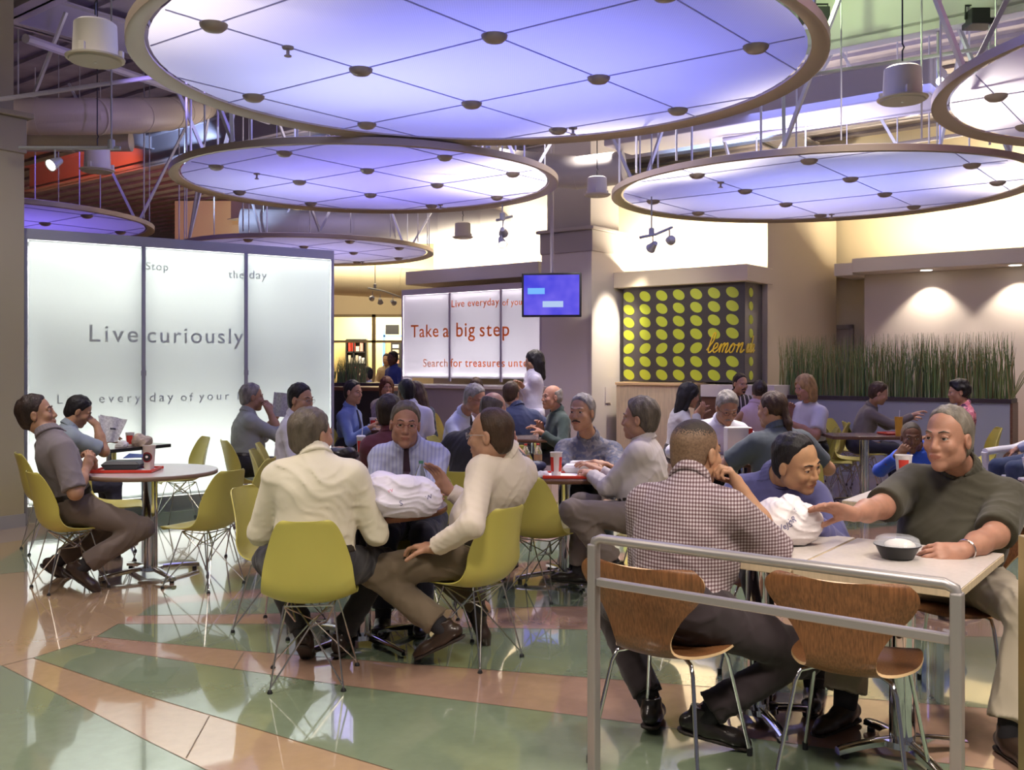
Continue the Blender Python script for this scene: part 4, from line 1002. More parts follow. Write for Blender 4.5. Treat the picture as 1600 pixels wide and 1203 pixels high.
    f = trunk(.012); bz = -.10 if coat else (.055 if belt else -.09); f.cap(H+u*bz*S, H+u*(bz-.5)*S, .30*S, .30*S, .004, op=-1, clipa=True); se = sleeve_end if sleeve_end is not None else {'long': 1.93, 'rolled': 1.38, 'short': .78, 'none': 0.12}[sleeve]
    for q in (1, -1):
        a = arms[q]; el, wr = a['el'], a['wr']; gg = (.55+.45*g)
        if se >= 1:
            e = el+(wr-el)*(se-1); f.cap(sh[q], el, (.058*g+.004)*S, (.046*gg+.008)*S, .035); f.cap(el, e, (.046*gg+.008)*S, (.034+.010+.006*(2-se))*S*gg**.5, .025, clipb=True)
        elif se > .2:
            e = sh[q]+(el-sh[q])*se; f.cap(sh[q], e, (.060*g+.008)*S, (.058*gg+.012)*S, .035, clipb=True)
        else: pass
    # neckline
    nc = Nk+(hd-Nk)*.20; nd = unit(hd-Nk)
    f.cap(nc+nd*.010*S, nc+nd*.20*S, .075*S, .085*S, .004, op=-1, clipa=True)
    P, Q = f.mesh(hc, noise=folds(seed, .0066 if lod < 2 else .007))
    shirt = add('shirt' if not coat else 'jacket', [(P, Q, 0)], [top_mat])
    if collar:
        cf = Field(); cz = nd; fx = unit(fs-cz*(fs @ cz)); rx = np.cross(fx, cz); n_ = 22; pts = []
        for i in range(n_+1):
            t = -PI*.5+.34+(2*PI-.68)*i/n_ + PI      # opening at the front
            ang = PI*.5+.30+(2*PI-.60)*i/n_; pts.append(nc+(rx*math.cos(ang)*.071+fx*math.sin(ang)*.071)*S+cz*(.004-.015*math.sin(ang))*S)
        for zz, rr in ((-.014, .0085), (.0, .0070), (.012, .0060), (.024, .0055)):
            cf.chain([p+cz*zz*S-unit(p-nc)*zz*.25 for p in pts], [rr*S]*(n_+1), k=.006)
        for q, pe in ((1, pts[0]), (-1, pts[-1])): cf.cap(pe+cz*.012*S, pe-cz*.035*S+unit(pe-nc)*.012*S+rx*(1 if (pe-nc) @ rx > 0 else -1)*.018*S, .006*S, .005*S, .006)
        P, Q = cf.mesh(.0052 if lod < 2 else .009); add('collar', [(P, Q, 0)], [top_mat])
    if tie is not None and lod < 2 or tie is not None:
        try: bvh = BVHTree.FromPolygons([Mw @ v.co for v in shirt.data.vertices], [tuple(p.vertices) for p in shirt.data.polygons])
        except Exception: bvh = None
        knot = nc+unit(fs)*.062*S-nd*.028*S; L_ = .40*S; rows_ = 14; mb = MB(); vs = []
        for i in range(rows_+1):
            t = i/rows_; wd = (.013+.022*t)*S if t < .93 else .035*S*(1-t)/.07+.002; c0 = knot-u*(L_*t+.012)*1.0+rs*.0
            for s_ in (-1, 0, 1):
                p0 = V(c0+rs*s_*wd); o_ = p0+V(fs)*.35; hit = bvh.ray_cast(o_, -V(fs), .6)[0] if bvh else None
                p = (hit if hit is not None else p0)+V(fs)*(.008 if s_ else .012); vs.append(p)
        fs_ = []
        for i in range(rows_):
            for s_ in (0, 1): a_ = i*3+s_; fs_.append((a_, a_+1, a_+4, a_+3))
        nb = len(vs); vs += [v_-V(fs)*.006 for v_ in vs]; fs_ += [tuple(reversed([x+nb for x in f_])) for f_ in list(fs_)]
        for i in range(rows_):
            for e_ in (0, 2): a_ = i*3+e_; fs_.append((a_, a_+3, a_+3+nb, a_+nb))
        mb.mesh(vs, fs_); kx = V(knot); mb.ball(kx, (.017*S, .014*S, .019*S), 10); mb.v = [tuple(Mi @ V(p)) for p in mb.v]
        mb.build('tie', tie, root, smooth=True)
    # ---- trousers / skirt
    bottom_mat = bottom_mat or mat('trousers_dark', (.03, .03, .04), .8)
    f = Field(); f.ell(H+u*.01*S, ((.172*g+.006)*S, (.126*g+.006)*S, .125*S), R3(ru, unit(np.cross(u, ru)), u), .05)
    for q in (1, -1):
        l = legs[q]; k_, an = l['k'], l['an']; e = an+unit(k_-an)*.035*S
        if skirt: f.cap(hj[q], k_, .105*S, .10*S, .08, clipb=False); continue
        f.cap(hj[q]+r2*q*.01*S, k_, .096*S*g**.7, .066*S*g**.4, .05); f.cap(k_, e, .063*S, .060*S*flare, .035, clipb=True)
    f.cap(H+u*.105*S, H+u*.65*S, .27*S, .27*S, .004, op=-1, clipa=True)
    P, Q = f.mesh(hc, noise=folds(seed+3, .010, 42)); add('skirt' if skirt else 'trousers', [(P, Q, 0)], [bottom_mat])
    if belt:
        f = Field(); f.ell(H+u*.01*S, ((.172*g+.016)*S, (.126*g+.016)*S, .135*S), R3(ru, unit(np.cross(u, ru)), u), .05); f.ell(H+u*.17*S+f2*(.012+belly*.45)*S, ((.145*g+belly*.4+.016)*S, (.108*g+belly*.7+.016)*S, .15*S), R3(ru, unit(np.cross(u, ru)), u), .06)
        f.clip(H+u*.105*S, u); f.clip(H+u*.068*S, -u); P, Q = f.mesh(.0085 if lod < 2 else .014); add('belt', [(P, Q, 0)], [mat('belt_leather', (.02, .014, .012), .4)])
    # ---- shoes
    shoe_mat = shoe_mat or mat('shoe_black', (.018, .014, .013), .28, coat=.3)
    for q in (1, -1):
        l = legs[q]; an, toe = l['an'], l['toe']; k_ = l['k']; sd = unit(np.cross(toe, up)); sd = sd if abs(toe[2]) < .95 else r2; dn = unit(np.cross(sd, toe)); dn = dn if dn[2] > 0 else -dn
        f = Field(); o_ = an-dn*.045*S
        f.cap(o_-toe*.045*S, o_+toe*.02*S, .033*S, .036*S, .02); f.cap(o_+toe*.02*S-dn*.004, o_+toe*.125*S-dn*.016*S, .036*S, .030*S, .03, flat=(sd, 1.12)); f.cap(o_+toe*.125*S-dn*.014*S, o_+toe*.172*S-dn*.021*S, .030*S, .021*S, .03, flat=(sd, 1.15))
        f.cap(an-toe*.01*S-dn*.02*S, an+dn*.02*S-toe*.012*S, .040*S, .038*S, .02, clipb=True); f.clip(o_-dn*.030*S, -dn)
        P, Q = f.mesh(.0065 if lod < 2 else .012)
        f = Field(); f.cap(o_-toe*.045*S-dn*.03*S, o_+toe*.166*S-dn*.03*S, .033*S, .029*S, .01, flat=(sd, 1.1)); f.clip(o_-dn*.030*S, dn); f.clip(o_-dn*.043*S, -dn); P2, Q2 = f.mesh(.0065 if lod < 2 else .010)
        add('shoe', [(P, Q, 0), (P2, Q2, 1)], [shoe_mat, mat('shoe_sole', (.03, .022, .018), .6)])
        f = Field(); f.cap(an-dn*.02*S, k_*.35+an*.65, .043*S, .052*S, .02); P, Q = f.mesh(.010); add('sock', [(P, Q, 0)], [socks or mat('sock_dark', (.02, .018, .022), .85)])
    if watch or ring:
        for q, wh in ((1, watch in (1, 'R')), (-1, watch in (-1, 'L'))):
            if not wh: continue
            a = arms[q]; c_ = a['wr']-a['fd']*.025*S; x_, y_, d_ = frame(V(a['fd'])); mb = MB(); n_ = 18
            mb.tube([V(c_)+(x_*math.cos(2*PI*i/n_)+y_*math.sin(2*PI*i/n_))*.034*S for i in range(n_+1)], .004*S, 6); mb.v = [tuple(Mi @ V(p)) for p in mb.v]
            mb.build('bracelet', mat('silver_bracelet', (.75, .75, .75), .2, metal=1), root, smooth=True)
    root['_'] = 0; del root['_']
    PEOPLE.append((root, dict(H=H, Nk=Nk, hd=hd, arms=arms, legs=legs)))
    return root
PEOPLE = []
# ================================================================ chairs
def spline(P, n):
    P = [nz_(p) for p in P]; out = []
    for i in range(len(P)-1):
        p0, p1, p2, p3 = P[max(i-1, 0)], P[i], P[i+1], P[min(i+2, len(P)-1)]
        for k in range(n):
            t = k/n; out.append(.5*((2*p1)+(p2-p0)*t+(2*p0-5*p1+4*p2-p3)*t*t+(3*p1-p0-3*p2+p3)*t**3))
    out.append(P[-1]); return out
def nz_(a): return np.asarray(a, float)
def shell_mesh(mb, th=.006):
    # side profile (y, z), half width, edge lift, edge forward
    prof = spline([(.225, .415, .165, .0, 0), (.215, .440, .200, .006, 0), (.10, .428, .228, .022, 0), (-.03, .418, .232, .040, .0), (-.115, .428, .230, .055, .01), (-.175, .480, .222, .060, .035), (-.205, .570, .212, .035, .060), (-.228, .680, .190, .006, .060), (-.250, .770, .160, .0, .045), (-.262, .812, .135, .0, .032), (-.2655, .826, .105, 0, .026)], 4)
    m = 15; top = []; n = len(prof)
    for (y, z, w, lift, fw) in prof:
        for j in range(m):
            s = -1+2*j/(m-1); top.append(V((w*s*.94, y+fw*abs(s)**2.4, z-.035+lift*abs(s)**2.4)))
    # offset by normals for the thickness
    def P(i, j): return top[i*m+j]
    bot = []
    for i in range(n):
        for j in range(m):
            a = P(min(i+1, n-1), j)-P(max(i-1, 0), j); b = P(i, min(j+1, m-1))-P(i, max(j-1, 0)); nn = a.cross(b).normalized()
            bot.append(P(i, j)-nn*th)
    fs = [(i*m+j, i*m+j+1, (i+1)*m+j+1, (i+1)*m+j) for i in range(n-1) for j in range(m-1)]; q = n*m
    fb = [tuple(reversed([x+q for x in f])) for f in fs]; rim = [(0, j) for j in range(m)]+[(i, m-1) for i in range(1, n)]+[(n-1, j) for j in range(m-2, -1, -1)]+[(i, 0) for i in range(n-2, 0, -1)]
    idx = [i*m+j for i, j in rim]; k = len(idx); fr = [(idx[a], idx[(a+1) % k], idx[(a+1) % k]+q, idx[a]+q) for a in range(k)]
    mb.mesh(top+bot, fs+fb+fr)
def wire_base(root):
    mt = {(sx, sy): V((.115*sx, .10*sy-.01, .374)) for sx in (1, -1) for sy in (1, -1)}
    ft = {(1, 1): V((.205, .175, .012)), (-1, 1): V((-.205, .175, .012)), (1, -1): V((.165, -.195, .012)), (-1, -1): V((-.165, -.195, .012))}
    Dn, Df, Dl, Dr = V((0, -.065, .265)), V((0, .065, .265)), V((-.075, 0, .275)), V((.075, 0, .275))
    r = .0042
    for k, f in ft.items():
        mb = MB(); mb.tube([mt[k], f], r, 6); mb.tube([Df if k[1] > 0 else Dn, f+V((0, 0, .01))], r, 6); mb.tube([Dr if k[0] > 0 else Dl, mt[k]], r, 6)
        lg = mb.build('leg', M_['wire'], root, smooth=True); mb = MB(); mb.lathe([(.0001, 0), (.012, 0), (.013, .006), (.008, .016), (.0001, .018)], (f.x, f.y, 0), 10); mb.build('glide', M_['dark'], lg, smooth=True)
    mb = MB(); mb.tube([Dn, Dr, Df, Dl, Dn], r, 6); mb.tube([mt[(1, 1)], mt[(-1, 1)], mt[(-1, -1)], mt[(1, -1)], mt[(1, 1)]], r, 6); mb.tube([mt[(1, 1)], Dn], r, 6); mb.tube([mt[(-1, 1)], Dn], r, 6); mb.tube([mt[(1, -1)], Df], r, 6); mb.tube([mt[(-1, -1)], Df], r, 6)
    mb.build('brace', M_['wire'], root, smooth=True)
def make_shell(col):
    root = empty('shell_chair', (0, 0, 0)); mb = MB(); shell_mesh(mb); mb.build('seat_shell', M_[col], root, smooth=True); wire_base(root); return root
_sh = {}
def shell(x, y, f, label, col='lime'):
    if col not in _sh: r = _sh[col] = make_shell(col)
    else: r = copy_tree(_sh[col])
    r.location = (x, y, 0); r.rotation_euler = (0, 0, yaw_of(f)); return tag(r, label, 'chair', 'moulded shell chairs on wire bases')
def make_wood():
    root = empty('plywood_chair', (0, 0, 0)); mb = MB()
    prof = spline([(.225, .425, .13, -.0), (.215, .445, .185, 0), (.12, .446, .215, .004), (-.02, .440, .215, .010), (-.12, .436, .165, .012), (-.185, .455, .118, .006), (-.215, .515, .122, .0), (-.232, .60, .165, -.004), (-.248, .67, .222, -.014), (-.257, .715, .248, -.018), (-.262, .742, .249, -.020), (-.264, .758, .238, -.020), (-.266, .768, .222, -.020), (-.267, .773, .200, -.020)], 4)
    m = 15; top = []; n = len(prof)
    for i, (y, z, w, c) in enumerate(prof):
        for j in range(m):
            s = -1+2*j/(m-1); bk = max(0, min(1, (z-.5)/.15)); top.append(V((w*s, y+.045*bk*s*s, z+(.012*s*s*(1-bk)))))
    th = .010; bot = []
    def P(i, j): return top[i*m+j]
    for i in range(n):
        for j in range(m):
            a = P(min(i+1, n-1), j)-P(max(i-1, 0), j); b = P(i, min(j+1, m-1))-P(i, max(j-1, 0)); nn = a.cross(b).normalized(); bot.append(P(i, j)-nn*th)
    fs = [(i*m+j, i*m+j+1, (i+1)*m+j+1, (i+1)*m+j) for i in range(n-1) for j in range(m-1)]; q = n*m
    fb = [tuple(reversed([x+q for x in f])) for f in fs]; rim = [(0, j) for j in range(m)]+[(i, m-1) for i in range(1, n)]+[(n-1, j) for j in range(m-2, -1, -1)]+[(i, 0) for i in range(n-2, 0, -1)]
    idx = [i*m+j for i, j in rim]; k = len(idx); fr = [(idx[a], idx[(a+1) % k], idx[(a+1) % k]+q, idx[a]+q) for a in range(k)]
    mb.mesh(top+bot, fs+fb); mb.mi = 1; b0 = len(mb.v); mb.f += [tuple(f) for f in fr]; mb.m += [1]*len(fr)
    mb.build('plywood_shell', [M_['wood'], M_['woodedge']], root, smooth=True)
    for sx in (1, -1):
        for sy in (1, -1):
            f = V((.225*sx, (.215 if sy > 0 else -.215), .015)); kx = V((.165*sx, (.14 if sy > 0 else -.14), .40)); c = V((.03*sx, .02*sy, .425))
            mb = MB(); d = (f-kx).normalized(); mb.tube([c, V((.12*sx, .10*sy, .424)), kx+(c-kx)*.08+V((0, 0, .014)), kx+d*.02, f], .0078, 10)
            lg = mb.build('leg', M_['chrome'], root, smooth=True); mb = MB(); mb.lathe([(.0001, 0), (.011, .001), (.011, .03), (.0001, .031)], (f.x, f.y, 0), 10); mb.build('rubber_foot', M_['dark'], lg, smooth=True)
    mb = MB(); mb.lathe([(.0001, .415), (.06, .415), (.065, .43), (.0001, .432)], n=20); mb.build('mounting_plate', M_['chrome'], root); return root
_wd = []
def wooden(x, y, f, label):
    r = make_wood() if not _wd else copy_tree(_wd[0]); _wd.append(r); r.location = (x, y, 0); r.rotation_euler = (0, 0, yaw_of(f)); return tag(r, label, 'chair', 'walnut plywood chairs')
# ================================================================ tables
def pedestal(root, r=.048, h=.70, leg=.36, rot=PI/4):
    mb = MB(); mb.lathe([(r, .05), (r, h), (r*1.0, h)], n=28); mb.lathe([(.0001, .072), (.085, .068), (.088, .045), (.06, .035)], n=24); mb.build('pole', M_['chrome'], root, smooth=True)
    for k in range(4):
        a = rot+k*PI/2; c, s = math.cos(a), math.sin(a); mb = MB(); n = 8; vs = []
        for i in range(n+1):
            t = i/n; rr = .03+(leg-.03)*t; z = .058-.028*t*t; w = .024-.006*t; hh = .013
            for (u_, v_) in ((-w, -hh), (-w, hh*.4), (-w*.5, hh), (w*.5, hh), (w, hh*.4), (w, -hh)): vs.append((c*rr-s*u_, s*rr+c*u_, z+v_))
        fs = [(i*6+j, i*6+(j+1) % 6, (i+1)*6+(j+1) % 6, (i+1)*6+j) for i in range(n) for j in range(6)]+[tuple(range(5, -1, -1)), tuple(range(n*6, n*6+6))]
        mb.mesh(vs, fs); lg = mb.build('base_leg', M_['chrome'], root, smooth=True); mb = MB(); mb.lathe([(.0001, 0), (.016, 0), (.016, .016), (.0001, .017)], (c*(leg-.03), s*(leg-.03), 0), 10); mb.build('glide', M_['dark'], lg)
    mb = MB(); mb.box((0, 0, h+.006), (.32, .32, .012)); mb.build('mounting_plate', M_['dark'], root)
def round_table(x, y, r, label, topm, rimm, rot=PI/4, z=.745):
    root = empty('round_table', (x, y, 0), 0, label, 'table', 'cafe tables'); mb = MB(); mb.lathe([(r-.004, z-.030), (r, z-.026), (r, z-.006), (r-.004, z-.002)], n=64); rim = mb.build('table_top', [rimm], root, smooth=True)
    mb = MB(); mb.lathe([(r-.004, z-.003), (r-.004, z), (.0001, z)], n=64); mb.build('top_surface', topm, root); pedestal(root, h=z-.045, rot=rot); return root
def rect_table(A, u, w, d, label, topm, rimm, z=.745, legs=1, name='rectangular_table'):
    """A: near corner; u: direction of the width; depth runs along the left normal of u"""
    u = V(u).normalized(); n = V((-u.y, u.x, 0)); c = V((A[0], A[1], 0))+u*w/2+n*d/2; root = empty(name, c, math.atan2(u.y, u.x), label, 'table', 'cafe tables')
    mb = MB(); mb.box((0, 0, z-.018), (w, d, .030)); mb.build('table_top', rimm, root, bevel=.003); mb = MB(); mb.box((0, 0, z-.0015), (w-.004, d-.004, .003)); mb.build('top_surface', topm, root, bevel=.001)
    pedestal(root, h=z-.045, leg=min(.34, w*.46)); return root
lime_ = 'lime'
# -- chairs read off the photograph (feet on the floor give each one's place and direction)
shell(-.955, 4.57, (-.10, 1), 'lime shell chair seen from behind under the cream-shirted grey-haired man')
shell(-.205, 4.90, (-.78, .62), 'lime shell chair in side view under the cream-shirted man with crossed brown trousers')
shell(-2.97, 6.46, (.72, .70), 'yellow-lit shell chair under the man in grey shirt at the left round table')
shell(-2.08, 6.50, (-.89, .45), 'empty olive shell chair with grey seat, right of the left round table')
shell(-2.06, 7.25, (-1, .05), 'second shell chair behind the empty olive one, mostly its pale seat showing')
shell(-3.10, 7.42, (.93, .36), 'shell chair behind the left round table, its dark back against the glowing screen')
shell(-3.16, 9.15, (-.80, -.60), 'bright lime chair back standing by the right end of the newspaper table')
shell(-2.46, 9.02, (.85, .53), 'brightly lit lime chair under the grey-shirted man reading before the screen')
shell(-2.02, 8.60, (1, .15), 'shell chair with a plastic bag, between the two newspaper tables')
shell(-1.32, 5.45, (.95, -.3), 'pale shell chair peeking out left of the cream-shirted man')
shell(.19, 6.23, (.47, .88), 'empty lime shell chair right behind the cream-shirted man in side view')
shell(-3.72, 7.76, (.8, .6), 'shell chair under the man reading with his hand to his brow')
shell(-.52, 5.78, (.0, -1), 'shell chair under the man with the dark tie')
shell(-.30, 6.55, (.3, 1), 'lime shell chair under the black-shirted man behind the side-view man')
shell(-.60, 8.5, (.0, 1), 'empty lime chair back standing before the leaning white-haired man')
shell(-.56, 9.3, (.9, -.3), 'chair under the leaning white-haired man in pale shirt')
shell(-.85, 6.72, (-.15, 1), 'chair under the dark-haired person in maroon')
shell(-1.15, 14.0, (.2, 1), 'farthest lime chair, its back before the grey service counter')
shell(-1.03, 11.9, (.1, 1), 'lime chair back just right of the patterned blouse')
shell(.55, 7.15, (-.15, -1), 'shell chair under the moustached man in the plaid shirt')
shell(.85, 6.00, (-.9, .42), 'shell chair under the silver-haired man in the light grey shirt')
shell(.05, 8.6, (.25, 1), 'lime chair back behind the clear bottles on the middle table')
# right-hand rows
for (px, Y, f, lab) in ((1298, 10.7, (1, -.35), 'lime chair in side view, nearer of the two left of the long brown table'), (1324, 11.0, (1, -.30), 'lime chair in side view, farther of the two left of the long brown table'),
        (1272, 10.7, (-1, .2), 'lime chair under the blond man in white'), (1292, 11.6, (-.9, .3), 'olive chair back right of the blond man in white'), (1322, 12.2, (.7, -.7), 'pale lime chair farthest back against the blue-grey planter'),
        (1352, 11.7, (1, -.2), 'chair under the woman in the grey-brown jacket'), (1524, 10.7, (-1, .2), 'yellow-lit shell chair right of the silver-haired man, under the woman in pink')):
    x = (px-800)/FPX*Y; shell(x, Y, f, lab)
shell(1.70, 8.2, (.1, -1), 'shell chair under the grey-haired man in white behind the paper bag')
shell(2.02, 7.0, (-.2, 1), 'shell chair under the ponytailed person in dark teal')
shell(-1.92, 11.0, (.95, -.3), 'chair under the young man in the blue shirt and dark tie')
shell(-1.90, 7.95, (.95, .1), 'chair under the man in white with glasses, left of the cropped grey head')
wooden(.60, 3.64, (.61, .79), 'walnut plywood chair carrying the man in the checked shirt')
wooden(1.22, 3.43, (.52, .86), 'empty walnut plywood chair pushed to the pale table behind the rail')
wooden(1.30, 4.72, (-.45, -.88), 'walnut chair under the man in the blue-purple shirt')
wooden(1.98, 4.25, (-.61, -.79), 'walnut chair under the man in the olive polo shirt')
# -- tables
TB1 = round_table(-2.56, 6.80, .457, 'round grey-topped table with thick chrome pole at the left', M_['tablegrey'], mat('bronze_table_edge', (.20, .13, .09), .35))
TB3 = round_table(-.80, 5.12, .455, 'dark round table between the cream-shirted men with the white bag', M_['tabletop'], mat('cherry_table_edge', (.26, .10, .05), .35))
TB5 = round_table(.37, 6.68, .455, 'round dark table with red tray and red cup, left of the moustached man', M_['tabletop'], M_['brown'], rot=.3)
tA = V((1.04, 3.555, 0)); tu = V((.451, -.34, 0)).normalized(); tn = V((-tu.y, tu.x, 0))
B_ = tA+tu*.58; rect_table(tA, tu, .575, .76, 'pale square table holding the black salad bowl', M_['tablewhite'], M_['lightwood'])
rect_table(tA-tu*.583, tu, .575, .76, 'pale table holding the white bag beside the checked shirt', M_['tablewhite'], M_['lightwood'])
rect_table(V((-3.62, 8.25, 0)), (.45, .89, 0), .90, .55, 'dark thin-topped table with newspaper and paper cups before the screen', M_['tabletop'], M_['dark'])
round_table(-1.32, 7.85, .42, 'small dark round table with a cola cup and black bag', M_['tabletop'], M_['brown'])
rect_table(V((-1.72, 10.9, 0)), (1, -.05, 0), .38, .6, 'dark table with curved chrome frame before the young man in blue', mat('plum_table_laminate', (.25, .16, .17), .2), M_['brown'])
round_table(1.80, 7.65, .42, 'dark table with the paper bag, between the man in white and the ponytail', M_['tabletop'], M_['brown'])
ta = G(1302, 686, .745); rect_table(V((3.33, 9.95, 0)), (1, -.08, 0), .78, .55, 'brown table with the orange drink before the blue-grey planter', mat('mauve_table_laminate', (.20, .13, .12), .2), M_['brown'])
rect_table(V((1.82, 5.30, 0)), tu, .62, 1.5, 'long white table behind the man in the olive polo', M_['tablewhite'], M_['lightwood'])
rect_table(V((2.78, 5.18, 0)), tu, .75, .75, 'white table cut by the right edge behind the olive polo', M_['tablewhite'], M_['brown'])
round_table(.24, 9.85, .30, 'small dark table between the leaning white-haired man and the navy shirt', M_['tabletop'], M_['brown'])
round_table(2.15, 10.35, .28, 'small table before the woman with long black hair', M_['tabletop'], M_['brown'])
round_table(2.9, 11.45, .34, 'small table between the man with a goatee and the blond man', M_['tabletop'], M_['brown'])
# white plastic armchair at the right edge
p = V((4.90, 9.15, 0)); arm = empty('plastic_armchair', p, yaw_of((-1, -.25)), 'white moulded plastic armchair at the right edge', 'chair')
mb = MB(); mb.tube(spline([(-.26, .24, .64), (-.29, .05, .655), (-.29, -.12, .67), (-.24, -.24, .72), (-.08, -.30, .76), (.08, -.30, .76), (.24, -.24, .72), (.29, -.12, .67), (.29, .05, .655), (.26, .24, .64)], 4), .036, 10); mb.build('arm_rail', M_['white'], arm, smooth=True)
mb = MB(); mb.box((0, 0, .43), (.50, .50, .03)); mb.build('seat', M_['white'], arm, bevel=.012)
for sx in (-1, 1):
    mb = MB(); mb.tube(spline([(.26*sx, .24, .64), (.27*sx, .22, .52), (.25*sx, .20, .44), (.27*sx, .26, .02)], 4), .034, 8); mb.build('leg', M_['white'], arm, smooth=True)
    mb = MB(); mb.tube(spline([(.27*sx, -.10, .665), (.255*sx, -.08, .55), (.25*sx, -.16, .44), (.27*sx, -.27, .02)], 4), .034, 8); mb.build('leg', M_['white'], arm, smooth=True)
for sx in (-.1, 0, .1): mb = MB(); mb.tube([(sx, -.245, .44), (sx, -.295, .76)], .016, 8); mb.build('back_slat', M_['white'], arm, smooth=True)
# ================================================================ guard rail in front
RA, RB = V((.284, 3.333, 0)), V((1.215, 2.62, 0)); rd = (RB-RA).normalized(); RL = (RB-RA).length
rail = empty('guard_rail', RA, math.atan2(rd.y, rd.x), 'pale square-tube guard rail across the lower right foreground', 'rail')
al = M_['alu']; t_ = .032
for x in (0, RL): mb = MB(); mb.box((x, 0, .44), (t_, t_*1.3, .88-t_*.3)); mb.build('post', al, rail, bevel=.005); mb = MB(); mb.box((x, 0, .004), (.12, .12, .008)); mb.build('floor_plate', al, rail, bevel=.002)
mb = MB(); mb.tube([(0, 0, .86), (.006, 0, .885), (.03, 0, .895), (RL-.03, 0, .895), (RL-.006, 0, .885), (RL, 0, .86)], .017, 8); mb.build('top_bar', al, rail, smooth=True)
mb = MB(); mb.box((RL/2, 0, .745), (RL-t_, .028, .028)); mb.build('middle_bar', al, rail, bevel=.004)
pe = W(1597, 900, 2.9); mb = MB(); mb.box((pe.x+.012, 2.9, .49), (.03, .04, .98)); tag(mb.build('rail_post', mat('brass_post', (.50, .38, .16), .35, metal=.7), bevel=.004), 'slim brass-coloured post at the very right edge', 'post')
# ================================================================ things on the tables
TZ = .746
def cup(p, r, h, label, m, band=None, lid=False, straw=None, name='paper_cup', drink=None):
    o = empty(name, p, 0, label, 'cup'); mb = MB(); mb.lathe([(r*.72, 0), (r*.74, .004), (r*.97, h-.006), (r*1.03, h-.003), (r*1.03, h), (r*.95, h), (r*.70, .01), (.0001, .01)], n=24); mb.build('cup_body', m, o, smooth=True)
    if band:
        mb = MB(); mb.lathe([(r*(.74+.23*.18)+.0008, h*.18), (r*(.74+.23*.80)+.0008, h*.80)], n=24); b_ = mb
        fs = [f for f in b_.f if len(f) == 4]; keep = [f for i, f in enumerate(fs) if band[1] == 'all' or i % 24 in band[1]]; q = MB(); q.mesh(b_.v, keep); q.build('printed_band', band[0], o, smooth=True)
    if lid: mb = MB(); mb.lathe([(r*1.05, h-.004), (r*1.05, h+.004), (r*.85, h+.010), (.0001, h+.010)], n=24); mb.build('lid', M_['white'], o, smooth=True)
    if straw: mb = MB(); mb.tube([(0, 0, h*.3), (.012, .004, h+straw)], .0035, 6); mb.build('straw', M_['white'], o)
    return o
def P_(px, py, z=TZ): q = G(px, py, z); return V((q.x, q.y, z))
def tray(p, rz, label, w=.42, d=.30):
    o = empty('food_tray', p, rz, label, 'tray'); mb = MB(); mb.box((0, 0, .004), (w, d, .006))
    for x, y, a, b in ((0, d/2, w+.02, .012), (0, -d/2, w+.02, .012), (w/2, 0, .012, d), (-w/2, 0, .012, d)): mb.box((x, y, .011), (a, b, .020))
    mb.build('tray_body', M_['red'], o, bevel=.003); mb = MB(); mb.box((0, .01, .0085), (w-.05, d-.05, .002)); mb.build('paper_liner', M_['paper'], o); return o
def clam(p, rz, label, m, w=.20, d=.14, h=.05):
    o = empty('food_box', p, rz, label, 'food box'); mb = MB(); vs = []
    for k, z in ((.82, 0), (1, h)):
        for x, y in ((-1, -1), (1, -1), (1, 1), (-1, 1)): vs.append((x*w/2*k, y*d/2*k, z))
    mb.mesh(vs, [(3, 2, 1, 0), (4, 5, 6, 7), (0, 1, 5, 4), (1, 2, 6, 5), (2, 3, 7, 6), (3, 0, 4, 7)]); mb.build('box_base', m, o, bevel=.004)
    mb = MB(); vs = []
    for k, z in ((1.03, h), (.8, h+.025)):
        for x, y in ((-1, -1), (1, -1), (1, 1), (-1, 1)): vs.append((x*w/2*k, y*d/2*k, z))
    mb.mesh(vs, [(3, 2, 1, 0), (4, 5, 6, 7), (0, 1, 5, 4), (1, 2, 6, 5), (2, 3, 7, 6), (3, 0, 4, 7)]); mb.build('box_lid', m, o, bevel=.005); return o
